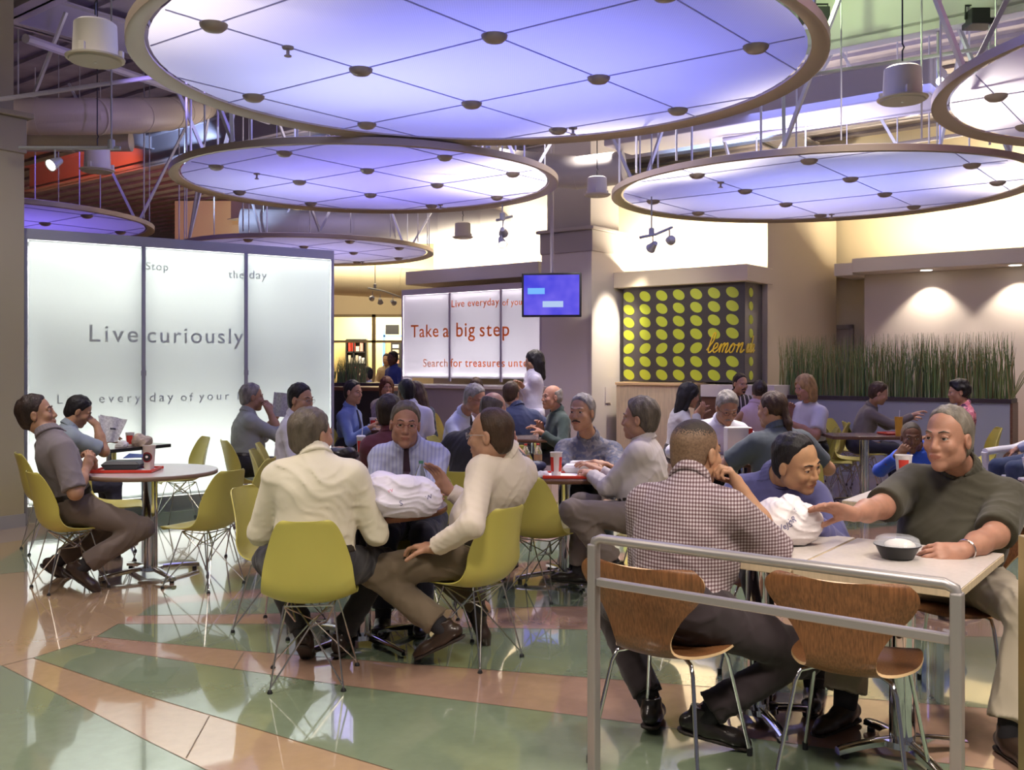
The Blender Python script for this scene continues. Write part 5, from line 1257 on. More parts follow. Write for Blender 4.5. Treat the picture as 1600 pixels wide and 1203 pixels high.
def bag(name, p, size, label, m, seed, cat='bag', knots=True, marks=()):
    """a slumped, crumpled plastic bag"""
    f = Field(); rn = np.random.RandomState(seed); p = nz_(p)
    for k in range(7):
        c = p+np.array([rn.uniform(-.32, .32)*size[0], rn.uniform(-.3, .3)*size[1], size[2]*rn.uniform(.25, .55)]); f.ell(c, (size[0]*rn.uniform(.20, .32), size[1]*rn.uniform(.22, .34), size[2]*rn.uniform(.26, .45)), None, .03)
    f.ell(p+np.array([0, 0, size[2]*.32]), (size[0]*.45, size[1]*.42, size[2]*.38), None, .03)
    if knots: f.cap(p+np.array([size[0]*.1, 0, size[2]*.7]), p+np.array([size[0]*.16, .01, size[2]*.98]), size[0]*.10, size[0]*.04, .03)
    f.clip(p, (0, 0, -1)); P, Q = f.mesh(.0055, noise=folds(seed, .0095, 88)); M0 = Matrix.Translation(V(p)); o = to_obj(name, [(P, Q, 0)], [m], None, M0.inverted()); o.matrix_world = M0
    tag(o, label, cat); bv = BVHTree.FromPolygons([v.co.copy() for v in o.data.vertices], [tuple(q.vertices) for q in o.data.polygons])
    for (dx, dz, s, sz, mm) in marks:      # printed marks laid on the side facing the hall
        cu = bpy.data.curves.new('m', 'FONT'); cu.body = s; cu.size = sz; t_o = bpy.data.objects.new('m', cu); C.objects.link(t_o); bpy.context.view_layer.update()
        me = bpy.data.meshes.new_from_object(t_o.evaluated_get(bpy.context.evaluated_depsgraph_get())); q = MB(); vs = []
        for v in me.vertices:
            o3 = V((v.co.x*math.cos(.3)-v.co.y*math.sin(.3)+dx, -.5, v.co.x*math.sin(.3)+v.co.y*math.cos(.3)+dz)); h_ = bv.ray_cast(o3, V((0, 1, 0)), 1.5)[0]; vs.append((h_+V((0, -.0015, 0))) if h_ else V((0, 0, .02)))
        q.mesh(vs, [tuple(x.vertices) for x in me.polygons]); q.build('printed_mark', mm, o); bpy.data.objects.remove(t_o)
    return o
navy = mat('navy_print', (.08, .08, .22), .5)
# ================================================================ things standing on tables and seats
tray(P_(199, 736), .05, 'red tray with a black food box on the left round table', .40, .26)
clam(V((P_(193, 735).x, P_(193, 735).y, TZ+.011)), .1, 'black open food box on the red tray of the left table', M_['dark'], .26, .17, .035)
mb = MB(); q = P_(212, 731); mb.mesh([(q.x-.08, q.y-.03, TZ+.075), (q.x+.09, q.y-.02, TZ+.082), (q.x+.10, q.y+.06, TZ+.088), (q.x-.07, q.y+.06, TZ+.10), (q.x-.08, q.y-.03, TZ+.071), (q.x+.09, q.y-.02, TZ+.078), (q.x+.10, q.y+.06, TZ+.084), (q.x-.07, q.y+.06, TZ+.096)], [(0, 1, 2, 3), (7, 6, 5, 4), (0, 4, 5, 1), (1, 5, 6, 2), (2, 6, 7, 3), (3, 7, 4, 0)])
tag(mb.build('paper_packet', mat('blue_packet', (.03, .06, .22), .4)), 'dark blue packet lying on the black food box', 'packet')
cf = cup(P_(233, 735)+V((0, 0, .012)), .045, .165, 'tall white coffee cup with a dark round emblem on the left table', mat('cup_card', (.66, .58, .50), .6), lid=False)
q = MB(); n = 20; vs = [(0, 0, 0)]
for ring_, (rr, m_) in enumerate(((.040, 1), (.028, 0), (.011, 1))): pass
def emblem(cupo, r, zc, rad, m, off):
    mb = MB(); vs = []; n = 22
    for k in range(n+1):
        a = 2*PI*k/n; x = rad*math.cos(a)*(0 if k == n else 1); z = rad*math.sin(a)*(0 if k == n else 1); th = x/r; vs.append((r*math.sin(th)*1.0, -r*math.cos(th), zc+z))
    vs = [(x*off, y*off, z) for x, y, z in vs]; mb.mesh(vs, [(n, k, (k+1) % n) for k in range(n)]); mb.build('emblem', m, cupo, smooth=True)
rv = mat('dark_red_print', (.22, .02, .02), .5)
emblem(cf, .043, .085, .036, rv, 1.03); emblem(cf, .043, .085, .026, M_['dark'], 1.05); emblem(cf, .043, .088, .009, M_['paper'], 1.07)
plastic = mat('thin_white_plastic', (.66, .62, .74), .38, spec=.5, sss=.0)
bag('plastic_bag', P_(637, 806), (.38, .27, .26), 'crumpled white plastic bag on the dark round table between the cream shirts', plastic, 5, knots=False, marks=((-.02, .07, 'S', .035, navy), (.10, .09, 'W', .03, navy), (-.08, .13, 'vv', .03, mat('faint_red_print', (.5, .1, .15), .5))))
bt = empty('water_bottle', V((-.50, 5.28, TZ)), 0, 'clear water bottle with green cap behind the crumpled white bag', 'bottle')
clear = mat('clear_plastic', (.85, .9, .9), .08, trans=.9, ior=1.3)
def bottle(o, h, r, capm, filled=None):
    mb = MB(); mb.lathe([(.0001, 0), (r, .004), (r, h*.62), (r*.75, h*.76), (r*.36, h*.88), (r*.34, h*.94)], n=20); mb.build('bottle_body', clear, o, smooth=True)
    mb = MB(); mb.lathe([(r*.40, h*.93), (r*.40, h), (.0001, h)], n=16); mb.build('cap', capm, o, smooth=True)
    if filled: mb = MB(); mb.lathe([(r+.0006, h*.28), (r+.0006, h*.52)], n=20); mb.build('bottle_label', filled, o, smooth=True)
bottle(bt, .22, .033, mat('green_cap', (.08, .22, .16), .4), M_['paper'])
cup(V((-1.02, 5.30, TZ)), .04, .12, 'white lidded cup with two straws beside the cropped grey head', M_['paper'], lid=True, straw=.06)
tray(P_(893, 744.5), -.05, 'red tray with white food boxes on the table of the moustached man', .36, .27)
cup(P_(869, 745)+V((0, 0, .010)), .042, .155, 'red and white paper cup on the red tray', M_['paper'], band=(M_['redp'], set(list(range(9, 16))+list(range(20, 24)))))
clam(P_(905, 740)+V((0, 0, .010)), -.1, 'white food box on the red tray', M_['paper'], .22, .13, .03); clam(V((.50, 6.90, TZ)), .1, 'white food box farther back, in front of the moustached man', M_['paper'], .2, .12, .03)
bag('handbag', V((.17, 6.80, TZ)), (.15, .11, .07), 'small dark blue bag on the table left of the red tray', mat('navy_bag', (.02, .025, .07), .5), 8, 'bag', knots=False)
for k, (x, y) in enumerate(((.10, 7.00), (.19, 7.03))):
    o = empty('juice_bottle', V((x, y, TZ)), 0, ('clear bottle with red cap nearer the side-view man', 'clear bottle with red cap nearer the moustached man')[k], 'bottle'); bottle(o, .17, .030, M_['red'], mat('tan_label', (.5, .3, .15), .5))
bag('napkin', P_(846, 746), (.06, .05, .035), 'crumpled white napkin at the left end of the middle table', M_['paper'], 3, 'napkin', knots=False)
cup(V((.36, 6.40, .400)), .040, .13, 'white paper cup standing on the empty lime chair', M_['paper'], lid=False)
cup(P_(564, 714), .036, .165, 'cola cup with red print, lid and straw on the small dark table', M_['paper'], band=(M_['redp'], set(range(15, 22))), lid=True, straw=.07)
bag('handbag', P_(533, 716), (.26, .15, .10), 'slouched black handbag on the small dark round table', mat('black_leather', (.03, .025, .025), .35), 12, 'bag', knots=False)
bag('napkin', P_(590, 706), (.22, .14, .07), 'crumpled white wrapper behind the cola cup', M_['paper'], 21, 'wrapper', knots=False)
bag('plastic_bag', V((-2.0, 8.6, .398)), (.24, .2, .22), 'clear crinkled plastic bag on the chair before the reading man', mat('clear_bag', (.6, .62, .62), .3, alpha=.6), 15)
# left newspaper table
cup(P_(203, 697), .040, .125, 'white paper cup on the newspaper table', M_['paper'], band=(M_['redp'], set(range(16, 22))))
bag('napkin', P_(222, 697), (.16, .12, .13), 'crumpled orange and white wrapper on the newspaper table', mat('orange_white_wrap', (.62, .50, .40), .6, noise=(18, .35)), 33, 'wrapper', knots=False)
bag('napkin', P_(190, 699), (.09, .07, .06), 'small crumpled napkin next to the newspaper', M_['paper'], 34, 'napkin', knots=False)
def newspaper(pts, label, fold=.03, marks=True):
    o = empty('newspaper', pts[0], 0, label, 'newspaper'); p = [V(q)-V(pts[0]) for q in pts]; nn = (p[1]-p[0]).cross(p[3]-p[0]).normalized()
    for k in (0, 1):
        mb = MB(); n, m = 10, 8; vs = []
        for i in range(n+1):
            for j in range(m+1):
                a, b = i/n, j/m; q = p[0]*(1-a)*(1-b)+p[1]*a*(1-b)+p[2]*a*b+p[3]*(1-a)*b; vs.append(q+nn*(fold*math.sin(a*3.1*PI+k)*.3+fold*(1-b)*(.4+k)+k*.006))
        fs = [(i*(m+1)+j, i*(m+1)+j+1, (i+1)*(m+1)+j+1, (i+1)*(m+1)+j) for i in range(n) for j in range(m)]; nb = len(vs); vs += [v+nn*.002 for v in vs]; fs += [tuple(reversed([x+nb for x in f])) for f in list(fs)]
        mb.mesh(vs, fs); mb.build('page', M_['news'], o, smooth=True)
    if marks:
        mb = MB(); side = -1 if nn.y > 0 else 1
        for k in range(3):
            a = .35+.09*k; q = p[0]*(1-a)*.45+p[1]*a*.45+p[2]*a*.55+p[3]*(1-a)*.55+nn*side*.035; e = (p[1]-p[0]).normalized(); u_ = (p[0]-p[3]).normalized()
            mb.mesh([q, q+e*.014, q+e*.014+u_*.016, q+u_*.016], [(0, 1, 2, 3), (3, 2, 1, 0)])
        mb.build('headline', M_['dark'], o)
    return o
newspaper([W(157, 647, 8.2), W(200, 655, 8.35), W(183, 690, 8.25), W(160, 691, 8.15)], 'folded grey newspaper propped up before the man with hand to his brow')
newspaper([W(427, 612, 9.3), W(456, 615, 9.2), W(452, 652, 9.15), W(424, 650, 9.25)], 'open newspaper held up by the grey-shirted man before the screen', marks=False)
# foreground tables
pb = P_(1232, 850); bag('plastic_bag', pb, (.30, .22, .23), 'white plastic bag with dark writing beside the checked sleeve', mat('white_bag_film', (.80, .74, .74), .4), 41, knots=False, marks=((-.075, .075, 'VeJS', .035, navy), (-.03, .10, 'bR', .035, navy), (.0, .145, 'z', .03, navy)))
bo = empty('salad_bowl', P_(1402, 872), 0, 'black plastic salad bowl with clear lid in front of the man in olive', 'bowl'); mb = MB(); mb.lathe([(.0001, 0), (.052, .001), (.060, .006), (.082, .050), (.088, .052), (.088, .055), (.080, .054), (.058, .010), (.0001, .008)], n=36); mb.build('bowl_body', M_['dark'], bo, smooth=True)
mb = MB(); mb.lathe([(.088, .056), (.084, .060), (.078, .078), (.060, .086), (.0001, .087)], n=36); mb.build('lid', mat('lid_film', (.85, .87, .9), .08, alpha=.28), bo, smooth=True)
mb = MB(); mb.ball((.01, 0, .050), (.058, .058, .024), 16); mb.build('rice', mat('rice', (.80, .74, .68), .7, bump=(200, .5)), bo, smooth=True)
cup(P_(1412, 746)+V((0, 0, 0)), .055, .15, 'red and white paper cup in front of the child in blue', M_['paper'], band=(M_['redp'], set(list(range(14, 19)))))
# right: orange drink, tray, paper bag
od = cup(V((4.02, 9.98, TZ)), .042, .20, 'tall orange drink with straw on the brown table', mat('orange_drink', (.75, .40, .05), .3), straw=.07)
tray(V((4.05, 10.25, TZ)), .1, 'red tray beside the orange drink', .2, .2)
pbg = empty('paper_bag', V((1.76, 7.48, TZ)), .1, 'standing white paper bag with a red stripe before the man in white', 'paper bag'); mb = MB(); mb.box((0, 0, .13), (.20, .10, .26)); mb.build('bag_body', mat('white_bag_paper', (.70, .66, .62), .7), pbg, bevel=.008)
mb = MB(); mb.box((.085, -.0525, .145), (.032, .002, .21)); mb.build('red_stripe', M_['redp'], pbg); mb = MB(); mb.box((-.01, -.0525, .04), (.06, .002, .02)); mb.build('printed_mark', M_['steel'], pbg)
tray(V((1.85, 7.72, TZ)), .4, 'grey-lit tray under the paper bag meal', .2, .16)
cup(V((-1.60, 11.05, TZ)), .04, .13, 'red and white cup before the young man in blue', M_['paper'], band=(M_['redp'], set(range(15, 22))))

# ================================================================ people
def cloth(name, col, rough=.85, **k):
    k.setdefault('bump', (420, .05)); return mat('cloth_'+name, col, rough, sheen=.15, **k)
cream = cloth('cream', (.70, .645, .51)); cream2 = cloth('cream_fine', (.70, .61, .51), noise=(3, .04)); black = cloth('black', (.018, .016, .02)); navyt = cloth('navy_trousers', (.025, .025, .04)); brownt = cloth('brown_trousers', (.155, .115, .075)); 
def stripe_mat(name, base, line, sc, w=.25):
    m = mat(name, base, .85, sheen=.1); nt = m.node_tree; nd = nt.nodes; lk = nt.links; b = nd['Principled BSDF']; tc = nd.new('ShaderNodeTexCoord'); wv = nd.new('ShaderNodeTexWave'); wv.bands_direction = 'X'; wv.inputs['Scale'].default_value = sc
    r = nd.new('ShaderNodeMapRange'); r.inputs[1].default_value = w; r.inputs[2].default_value = w+.2; mx = nd.new('ShaderNodeMix'); mx.data_type = 'RGBA'; mx.inputs[6].default_value = (*line, 1); mx.inputs[7].default_value = (*base, 1)
    lk.new(tc.outputs['Object'], wv.inputs[0]); lk.new(wv.outputs['Fac'], r.inputs[0]); lk.new(r.outputs[0], mx.inputs[0]); lk.new(mx.outputs[2], b.inputs['Base Color']); return m
def check_mat():
    m = mat('gingham_cloth', (.6, .6, .6), .85, sheen=.1); nt = m.node_tree; nd = nt.nodes; lk = nt.links; b = nd['Principled BSDF']; tc = nd.new('ShaderNodeTexCoord'); sp = nd.new('ShaderNodeSeparateXYZ'); lk.new(tc.outputs['Object'], sp.inputs[0])
    def saw(sock, sc, off=0):
        a = nd.new('ShaderNodeMath'); a.operation = 'MULTIPLY'; a.inputs[1].default_value = sc; lk.new(sock, a.inputs[0]); f = nd.new('ShaderNodeMath'); f.operation = 'FRACT'; lk.new(a.outputs[0], f.inputs[0]); g_ = nd.new('ShaderNodeMath'); g_.operation = 'GREATER_THAN'; g_.inputs[1].default_value = .52; lk.new(f.outputs[0], g_.inputs[0]); return g_.outputs[0]
    # warp the cloth a little so the checks follow the body
    ys = nd.new('ShaderNodeMath'); ys.operation = 'MULTIPLY_ADD'; ys.inputs[1].default_value = .55; lk.new(sp.outputs['Y'], ys.inputs[0]); lk.new(sp.outputs['X'], ys.inputs[2])
    a, c = saw(ys.outputs[0], 74), saw(sp.outputs['Z'], 74)
    ad = nd.new('ShaderNodeMath'); ad.operation = 'ADD'; lk.new(a, ad.inputs[0]); lk.new(c, ad.inputs[1]); cr = nd.new('ShaderNodeValToRGB'); cr.color_ramp.interpolation = 'CONSTANT'
    e = cr.color_ramp.elements; e[0].color = (.48, .43, .45, 1); e[1].position = .34; e[1].color = (.22, .15, .16, 1); n2 = e.new(.75); n2.color = (.085, .04, .045, 1)
    hf = nd.new('ShaderNodeMath'); hf.operation = 'MULTIPLY'; hf.inputs[1].default_value = .5; lk.new(ad.outputs[0], hf.inputs[0]); lk.new(hf.outputs[0], cr.inputs[0]); lk.new(cr.outputs[0], b.inputs['Base Color']); return m
def blotch_mat(name, cols, sc, rough=.85):
    m = mat(name, cols[0], rough); nt = m.node_tree; nd = nt.nodes; lk = nt.links; b = nd['Principled BSDF']; tc = nd.new('ShaderNodeTexCoord'); v = nd.new('ShaderNodeTexVoronoi'); v.inputs['Scale'].default_value = sc; lk.new(tc.outputs['Object'], v.inputs[0])
    sp = nd.new('ShaderNodeSeparateColor'); lk.new(v.outputs['Color'], sp.inputs[0]); cr = nd.new('ShaderNodeValToRGB'); cr.color_ramp.interpolation = 'CONSTANT'; e = cr.color_ramp.elements; e[0].color = (*cols[0], 1); e[1].position = .45; e[1].color = (*cols[1], 1)
    for i, c in enumerate(cols[2:]): n_ = e.new(.7+.15*i); n_.color = (*c, 1)
    lk.new(sp.outputs[0], cr.inputs[0]); lk.new(cr.outputs[0], b.inputs['Base Color']); return m
brownshoe = mat('shoe_brown', (.032, .018, .012), .35, coat=.3); blkshoe = mat('shoe_black', (.018, .014, .013), .28, coat=.3)
A3 = lambda *a: tuple(a)
# cream shirt, back to the camera
person('man in a cream shirt with cropped grey-brown hair, seen from behind', (-.945, 4.57, .53), (-.06, 1), nk=(-.945, 4.64, 1.03), head=tuple(W(487, 681, 4.70)), look=(.62, .80, -.06), g=1.16, S=1.04, sk='fair', hair=('short', 'greybrown'), wide=1.09,
       top_mat=cream, sleeve='rolled', R=dict(w=(-.76, 4.90, .785), pole=(.5, -.45, -1), curl=.6), L=dict(w=(-1.12, 4.90, .785), pole=(-.55, -.45, -1), curl=.6),
       rleg=dict(a=(-.88, 4.93, .10), pole=(.75, .8, .6), toe=(.1, 1, -.1)), lleg=dict(a=(-1.04, 4.83, .14), pole=(-.75, .8, .6), toe=(-.05, .8, -.5)), bottom_mat=black, shoe_mat=brownshoe, lod=0, belly=.02, sleeve_end=1.55)
# cream shirt in side view
person('man in a cream shirt and brown trousers, side view, legs drawn under the lime chair', (-.19, 4.885, .53), (-.80, .60), nk=tuple(W(793, 714, 4.86)), head=tuple(W(766, 681, 4.78)), look=(-.93, .30, -.10), S=1.07, g=1.1, sk='fair', hair=('thin', 'brown'), wide=.98,
       top_mat=cream2, sleeve='long', R=dict(w=tuple(W(700, 765, 5.08)), pole=(-.1, .3, -1), d=(-.5, .1, .8), n=(-.6, -.6, 0), curl=.25), L=dict(w=tuple(W(678, 856, 4.66)), pole=(.1, -.8, -.6), d=(-.8, .5, .0), n=(0, 0, -1), curl=.5),
       lleg=dict(a=tuple(W(692, 978, 4.74)), pole=(-1, .1, .35), toe=(-.80, .15, -.42)), rleg=dict(a=tuple(W(757, 950, 5.12)), pole=(-1, .5, .3), toe=(.35, -.1, -.80)), bottom_mat=brownt, shoe_mat=brownshoe, lod=0, glasses='wire', flare=1.15, belly=.02)
# lavender shirt, tie
person('man with glasses in pale blue shirt and dark tie, behind the white bag', (-.60, 5.86, .545), (-.02, -1), nk=(-.612, 5.66, 1.015), head=tuple(W(633, 664, 5.52)), look=(.16, -1, -.08), roll=-4, S=1.03, g=1.08, sk='pink', hair=('short', 'greybrown'),
       top_mat=stripe_mat('striped_blue_shirt', (.50, .52, .68), (.38, .40, .62), 14), tie=mat('plum_tie', (.045, .02, .035), .6), sleeve='rolled', sleeve_end=1.72, R=dict(w=tuple(W(652, 770, 5.42)), pole=(-1, .2, -.6), d=(1, .0, .0), n=(0, 1, -.2), curl=.5), L=dict(w=tuple(W(606, 752, 5.36)), pole=(1, .2, -.6), d=(-1, -.1, -.15), n=(0, 1, -.2), curl=.6),
       bottom_mat=navyt, shoe_mat=blkshoe, lod=0, glasses='red', rleg=dict(a=(-.72, 5.36, .1)), lleg=dict(a=(-.50, 5.40, .1)))
# man at the left table
person('man in a grey short-sleeved shirt leaning back at the left round table', (-2.96, 6.45, .54), (.76, .65), nk=(-3.06, 6.38, 1.01), head=tuple(W(58, 648, 6.42)), look=(.92, .25, .17), S=1.05, g=1.05, sk='olive', hair=('short', 'dbrown'),
       top_mat=cloth('grey_shirt', (.175, .15, .16)), sleeve='short', sleeve_end=.92, R=dict(w=tuple(W(134, 733, 6.42)), pole=(.3, -.7, -.8), d=(.1, .4, .8), n=(-.8, .3, 0), curl=.8), L=dict(w=tuple(W(146, 730, 6.66)), pole=(.0, .6, -.8), d=(-.1, -.2, .8), n=(-.3, -.8, 0), curl=.8),
       rleg=dict(a=tuple(W(128, 884, 6.30)), pole=(1, .4, .5), toe=(.70, .1, -.55)), lleg=dict(a=tuple(W(90, 876, 6.75)), pole=(1, .6, .5), toe=(.75, .1, -.55)), bottom_mat=cloth('taupe_trousers', (.13, .098, .08)), shoe_mat=brownshoe, lod=0, flare=1.15)
# man with hand to brow
person('man with black hair reading, hand to his brow, at the dark newspaper table', (-3.70, 7.80, .54), (.75, .66), nk=tuple(W(105, 672, 7.92)), head=tuple(W(123, 643, 7.98)), look=(.80, .35, -.50), S=.98, sk='olive', hair=('short', 'black'), top_mat=cloth('bluegrey_shirt', (.26, .31, .36)), sleeve='short', sleeve_end=.85,
       R=dict(w=tuple(W(151, 664, 8.02)), pole=(.5, -.3, -1), d=(-.6, -.05, .55), n=(-.5, .3, -.6), curl=.5), L=dict(w=tuple(W(160, 692, 8.3)), pole=(-.2, .6, -.6), curl=.4), bottom_mat=navyt, lod=1)
# grey shirt reading
person('grey-haired man in a dull grey shirt reading a newspaper before the screen', (-2.52, 9.04, .545), (.85, .53), nk=tuple(W(386, 650, 9.12)), head=tuple(W(394, 621, 9.18)), look=(.90, .38, -.10), S=1.02, g=1.1, sk='olive', hair=('short', 'grey'), top_mat=cloth('dull_grey_shirt', (.28, .30, .29)), sleeve='rolled', belly=.03,
       R=dict(w=tuple(W(422, 645, 9.12)), pole=(.2, -.5, -1), d=(-.35, .1, .8), n=(-.6, .5, .1), curl=.7), L=dict(w=tuple(W(432, 650, 9.4)), pole=(0, .6, -.8), curl=.6), bottom_mat=black, lod=1)
person('dark-haired man with glasses in a white shirt, behind the cropped grey head', (-1.88, 7.97, .545), (.96, .05), nk=tuple(W(461, 655, 8.0)), head=tuple(W(470, 625, 7.98)), look=(.86, -.40, -.16), S=1.04, g=1.05, sk='tan', hair=('short', 'black'), glasses='wire', top_mat=cloth('white_lilac', (.58, .56, .66)), sleeve='long',
       R=dict(w=tuple(W(512, 712, 7.75)), pole=(-.2, -.4, -1)), L=dict(w=tuple(W(515, 705, 8.1)), pole=(-.2, .4, -1)), bottom_mat=navyt, lod=1)
person('young man in a blue shirt and dark tie seated just right of the screen edge', (-1.87, 11.0, .56), (.95, -.30), nk=tuple(W(546, 640, 11.0)), head=tuple(W(552, 613, 10.98)), look=(.86, -.45, -.12), S=1.04, sk='tan', hair=('short', 'black'), top_mat=cloth('mid_blue_shirt', (.13, .19, .42)), tie=mat('navy_tie', (.015, .015, .04), .6), sleeve='long',
       R=dict(w=tuple(W(578, 668, 10.8)), pole=(-.2, -.3, -1)), L=dict(w=tuple(W(582, 664, 11.1)), pole=(-.1, .3, -1)), bottom_mat=black, lod=1)
person('woman with auburn hair and glasses, hand over her mouth, before the dark counter', (-1.60, 12.3, .55), (.15, -1), nk=(-1.60, 12.22, 1.04), head=tuple(W(604, 605, 12.1)), look=(.3, -.95, -.1), S=.97, sk='fair', female=True, hair=('bob', 'auburn'), glasses='dark', top_mat=cloth('mauve_knit', (.22, .18, .20)), sleeve='long', R=dict(w=tuple(W(604, 628, 11.95)), pole=(-.6, 0, -1), d=(.1, 0, 1), n=(0, 1, 0), curl=.6), L=dict(w=(-1.5, 11.95, .80)), lod=2)
person('person with short dark hair in maroon, back turned, left of the dark-tie man', (-.84, 6.74, .54), (-.12, 1), nk=tuple(W(611, 680, 6.78)), head=tuple(W(610, 646, 6.80)), look=(.45, .9, -.05), S=.98, sk='olive', hair=('full', 'dbrown'), top_mat=cloth('maroon', (.10, .02, .035)), sleeve='long', R=dict(w=(-.66, 7.1, .70)), L=dict(w=(-.95, 7.1, .70)), bottom_mat=black, lod=1)
person('person with black hair in a white shirt, back turned, before the light board', (-1.0, 9.5, .54), (-.35, 1), nk=tuple(W(642, 636, 9.5)), head=tuple(W(634, 613, 9.52)), look=(-.6, .8, -.1), S=.97, sk='dark', hair=('short', 'black'), top_mat=cloth('plain_white', (.62, .62, .72)), sleeve='short', lod=2)
person('woman with long brown hair in a dark patterned blouse before the light board', (-.98, 10.4, .54), (-.6, .7), nk=tuple(W(654, 636, 10.4)), head=tuple(W(648, 615, 10.38)), look=(-.8, .3, -.3), S=.95, female=True, sk='fair', hair=('long', 'brown'), top_mat=blotch_mat('dark_print', ((.06, .08, .11), (.16, .20, .24), (.02, .03, .05)), 40), sleeve='long', lod=2)
person('white-haired man with glasses leaning forward in a pale shirt, below the light board', (-.58, 9.28, .545), (.90, -.35), nk=tuple(W(722, 650, 9.2)), head=tuple(W(742, 623, 9.05)), look=(.80, -.5, -.40), S=1.04, g=1.05, sk='pink', hair=('short', 'silver'), glasses='dark', top_mat=cloth('ice_white', (.56, .60, .74)), tie=mat('dark_tie', (.03, .015, .03), .6), sleeve='long',
       R=dict(w=tuple(W(748, 668, 8.9)), pole=(-.5, -.3, -.8)), L=dict(w=tuple(W(762, 665, 9.1)), pole=(0, .4, -1)), bottom_mat=navyt, lod=1)
person('woman with long brown hair facing the hall, just below the light board', (-.46, 12.7, .55), (0, -1), head=tuple(W(744, 606, 12.5)), nk=(-.46, 12.62, 1.03), S=.97, female=True, sk='fair', hair=('long', 'brown'), top_mat=cloth('rose_knit', (.3, .2, .2)), lod=2)
person('man in a navy shirt, back turned, left of the standing woman', (.06, 10.4, .545), (-.25, 1), nk=tuple(W(810, 640, 10.45)), head=tuple(W(799, 616, 10.5)), look=(.35, .9, -.15), S=1.04, g=1.15, sk='fair', hair=('short', 'brown'), top_mat=cloth('navy_shirt', (.045, .06, .13)), sleeve='long', L=dict(w=tuple(W(790, 665, 10.8))), R=dict(w=tuple(W(850, 672, 10.4)), pole=(.8, 0, -.8)), bottom_mat=black, lod=1)
person('balding man in a dark green shirt seated against the centre column', (.48, 9.9, .545), (-.92, -.30), nk=tuple(W(872, 646, 9.9)), head=tuple(W(862, 621, 9.85)), look=(-.90, -.42, 0), S=1.0, sk='pink', hair=('bald', 'grey'), top_mat=cloth('bottle_green', (.035, .055, .05)), sleeve='long', L=dict(w=tuple(W(846, 676, 9.6))), R=dict(w=tuple(W(846, 670, 9.9))), bottom_mat=black, lod=1)
person('woman with long dark hair in a long white coat standing before the light board', (.26, 11.3, .90), (-.95, -.1), nk=(.25, 11.3, 1.385), head=tuple(W(834, 565, 11.3)), look=(-.98, -.15, -.1), S=.98, female=True, standing=True, sk='olive', hair=('long', 'black'), top_mat=cloth('white_coat', (.62, .60, .68)), coat=True, belt=False, sleeve='long', R=dict(w=tuple(W(816, 603, 11.15)), pole=(.3, -.2, -1)), L=dict(w=tuple(W(814, 606, 11.4)), pole=(.3, .2, -1)), bottom_mat=cloth('white_skirt', (.58, .56, .64)), lod=2)
# behind the side-view man
person('man in a black short-sleeved shirt mostly hidden behind the side-view man', (-.29, 6.58, .54), (.35, 1), nk=tuple(W(748, 678, 6.72)), head=tuple(W(772, 641, 6.86)), look=(.6, .8, -.1), S=1.02, g=1.15, sk='pink', hair=('bald', 'greybrown'), top_mat=black, sleeve='short', R=dict(w=tuple(W(803, 695, 7.0)), pole=(.7, -.2, -1), d=(0, .1, 1), n=(-1, 0, 0), curl=.8), L=dict(w=(-.42, 7.0, .66), pole=(-1, -.2, -.5)), bottom_mat=navyt, lod=1)
# moustached man, plaid
person('man with a moustache in grey-blue plaid leaning on the red-tray table', (.56, 7.14, .545), (-.12, -1), nk=tuple(W(921, 689, 7.05)), head=tuple(W(909, 645, 6.92)), look=(-.52, -.85, -.02), S=1.04, g=1.1, sk='tan', hair=('short', 'grey'), moustache=('m', 'dbrown'), top_mat=blotch_mat('muted_plaid', ((.14, .14, .17), (.21, .20, .22), (.10, .11, .17)), 44), sleeve='short', sleeve_end=.95,
       R=dict(w=(.58, 6.73, .80), pole=(-1, .2, -.5), d=(.9, -.25, 0), curl=.5), L=dict(w=(.52, 6.66, .79), pole=(1, .2, -.5), d=(-.9, -.3, 0), curl=.5), bottom_mat=cloth('denim', (.05, .065, .085)), lod=0, rleg=dict(a=(.44, 6.72, .1)), lleg=dict(a=(.66, 6.70, .1)))
person('grey-haired man in a pale grey shirt, back half turned, left of the checked shirt', (.83, 5.98, .545), (-.92, .38), nk=tuple(W(1007, 694, 6.08)), head=tuple(W(999, 655, 6.08)), look=(-.93, .36, -.05), S=1.03, g=1.12, sk='fair', hair=('full', 'greybrown'), top_mat=cloth('pale_grey_shirt', (.50, .45, .44)), sleeve='long', belly=.03,
       L=dict(w=tuple(W(925, 742, 6.25)), pole=(-.1, -.7, -.8)), R=dict(w=tuple(W(935, 735, 6.45)), pole=(0, .5, -1)), lleg=dict(a=tuple(W(962, 882, 5.85)), pole=(-1, -.1, .4), toe=(-.9, .2, -.1)), rleg=dict(a=tuple(W(905, 890, 6.2)), pole=(-1, .3, .4)), bottom_mat=cloth('greige_trousers', (.15, .12, .105)), lod=0, flare=1.15)
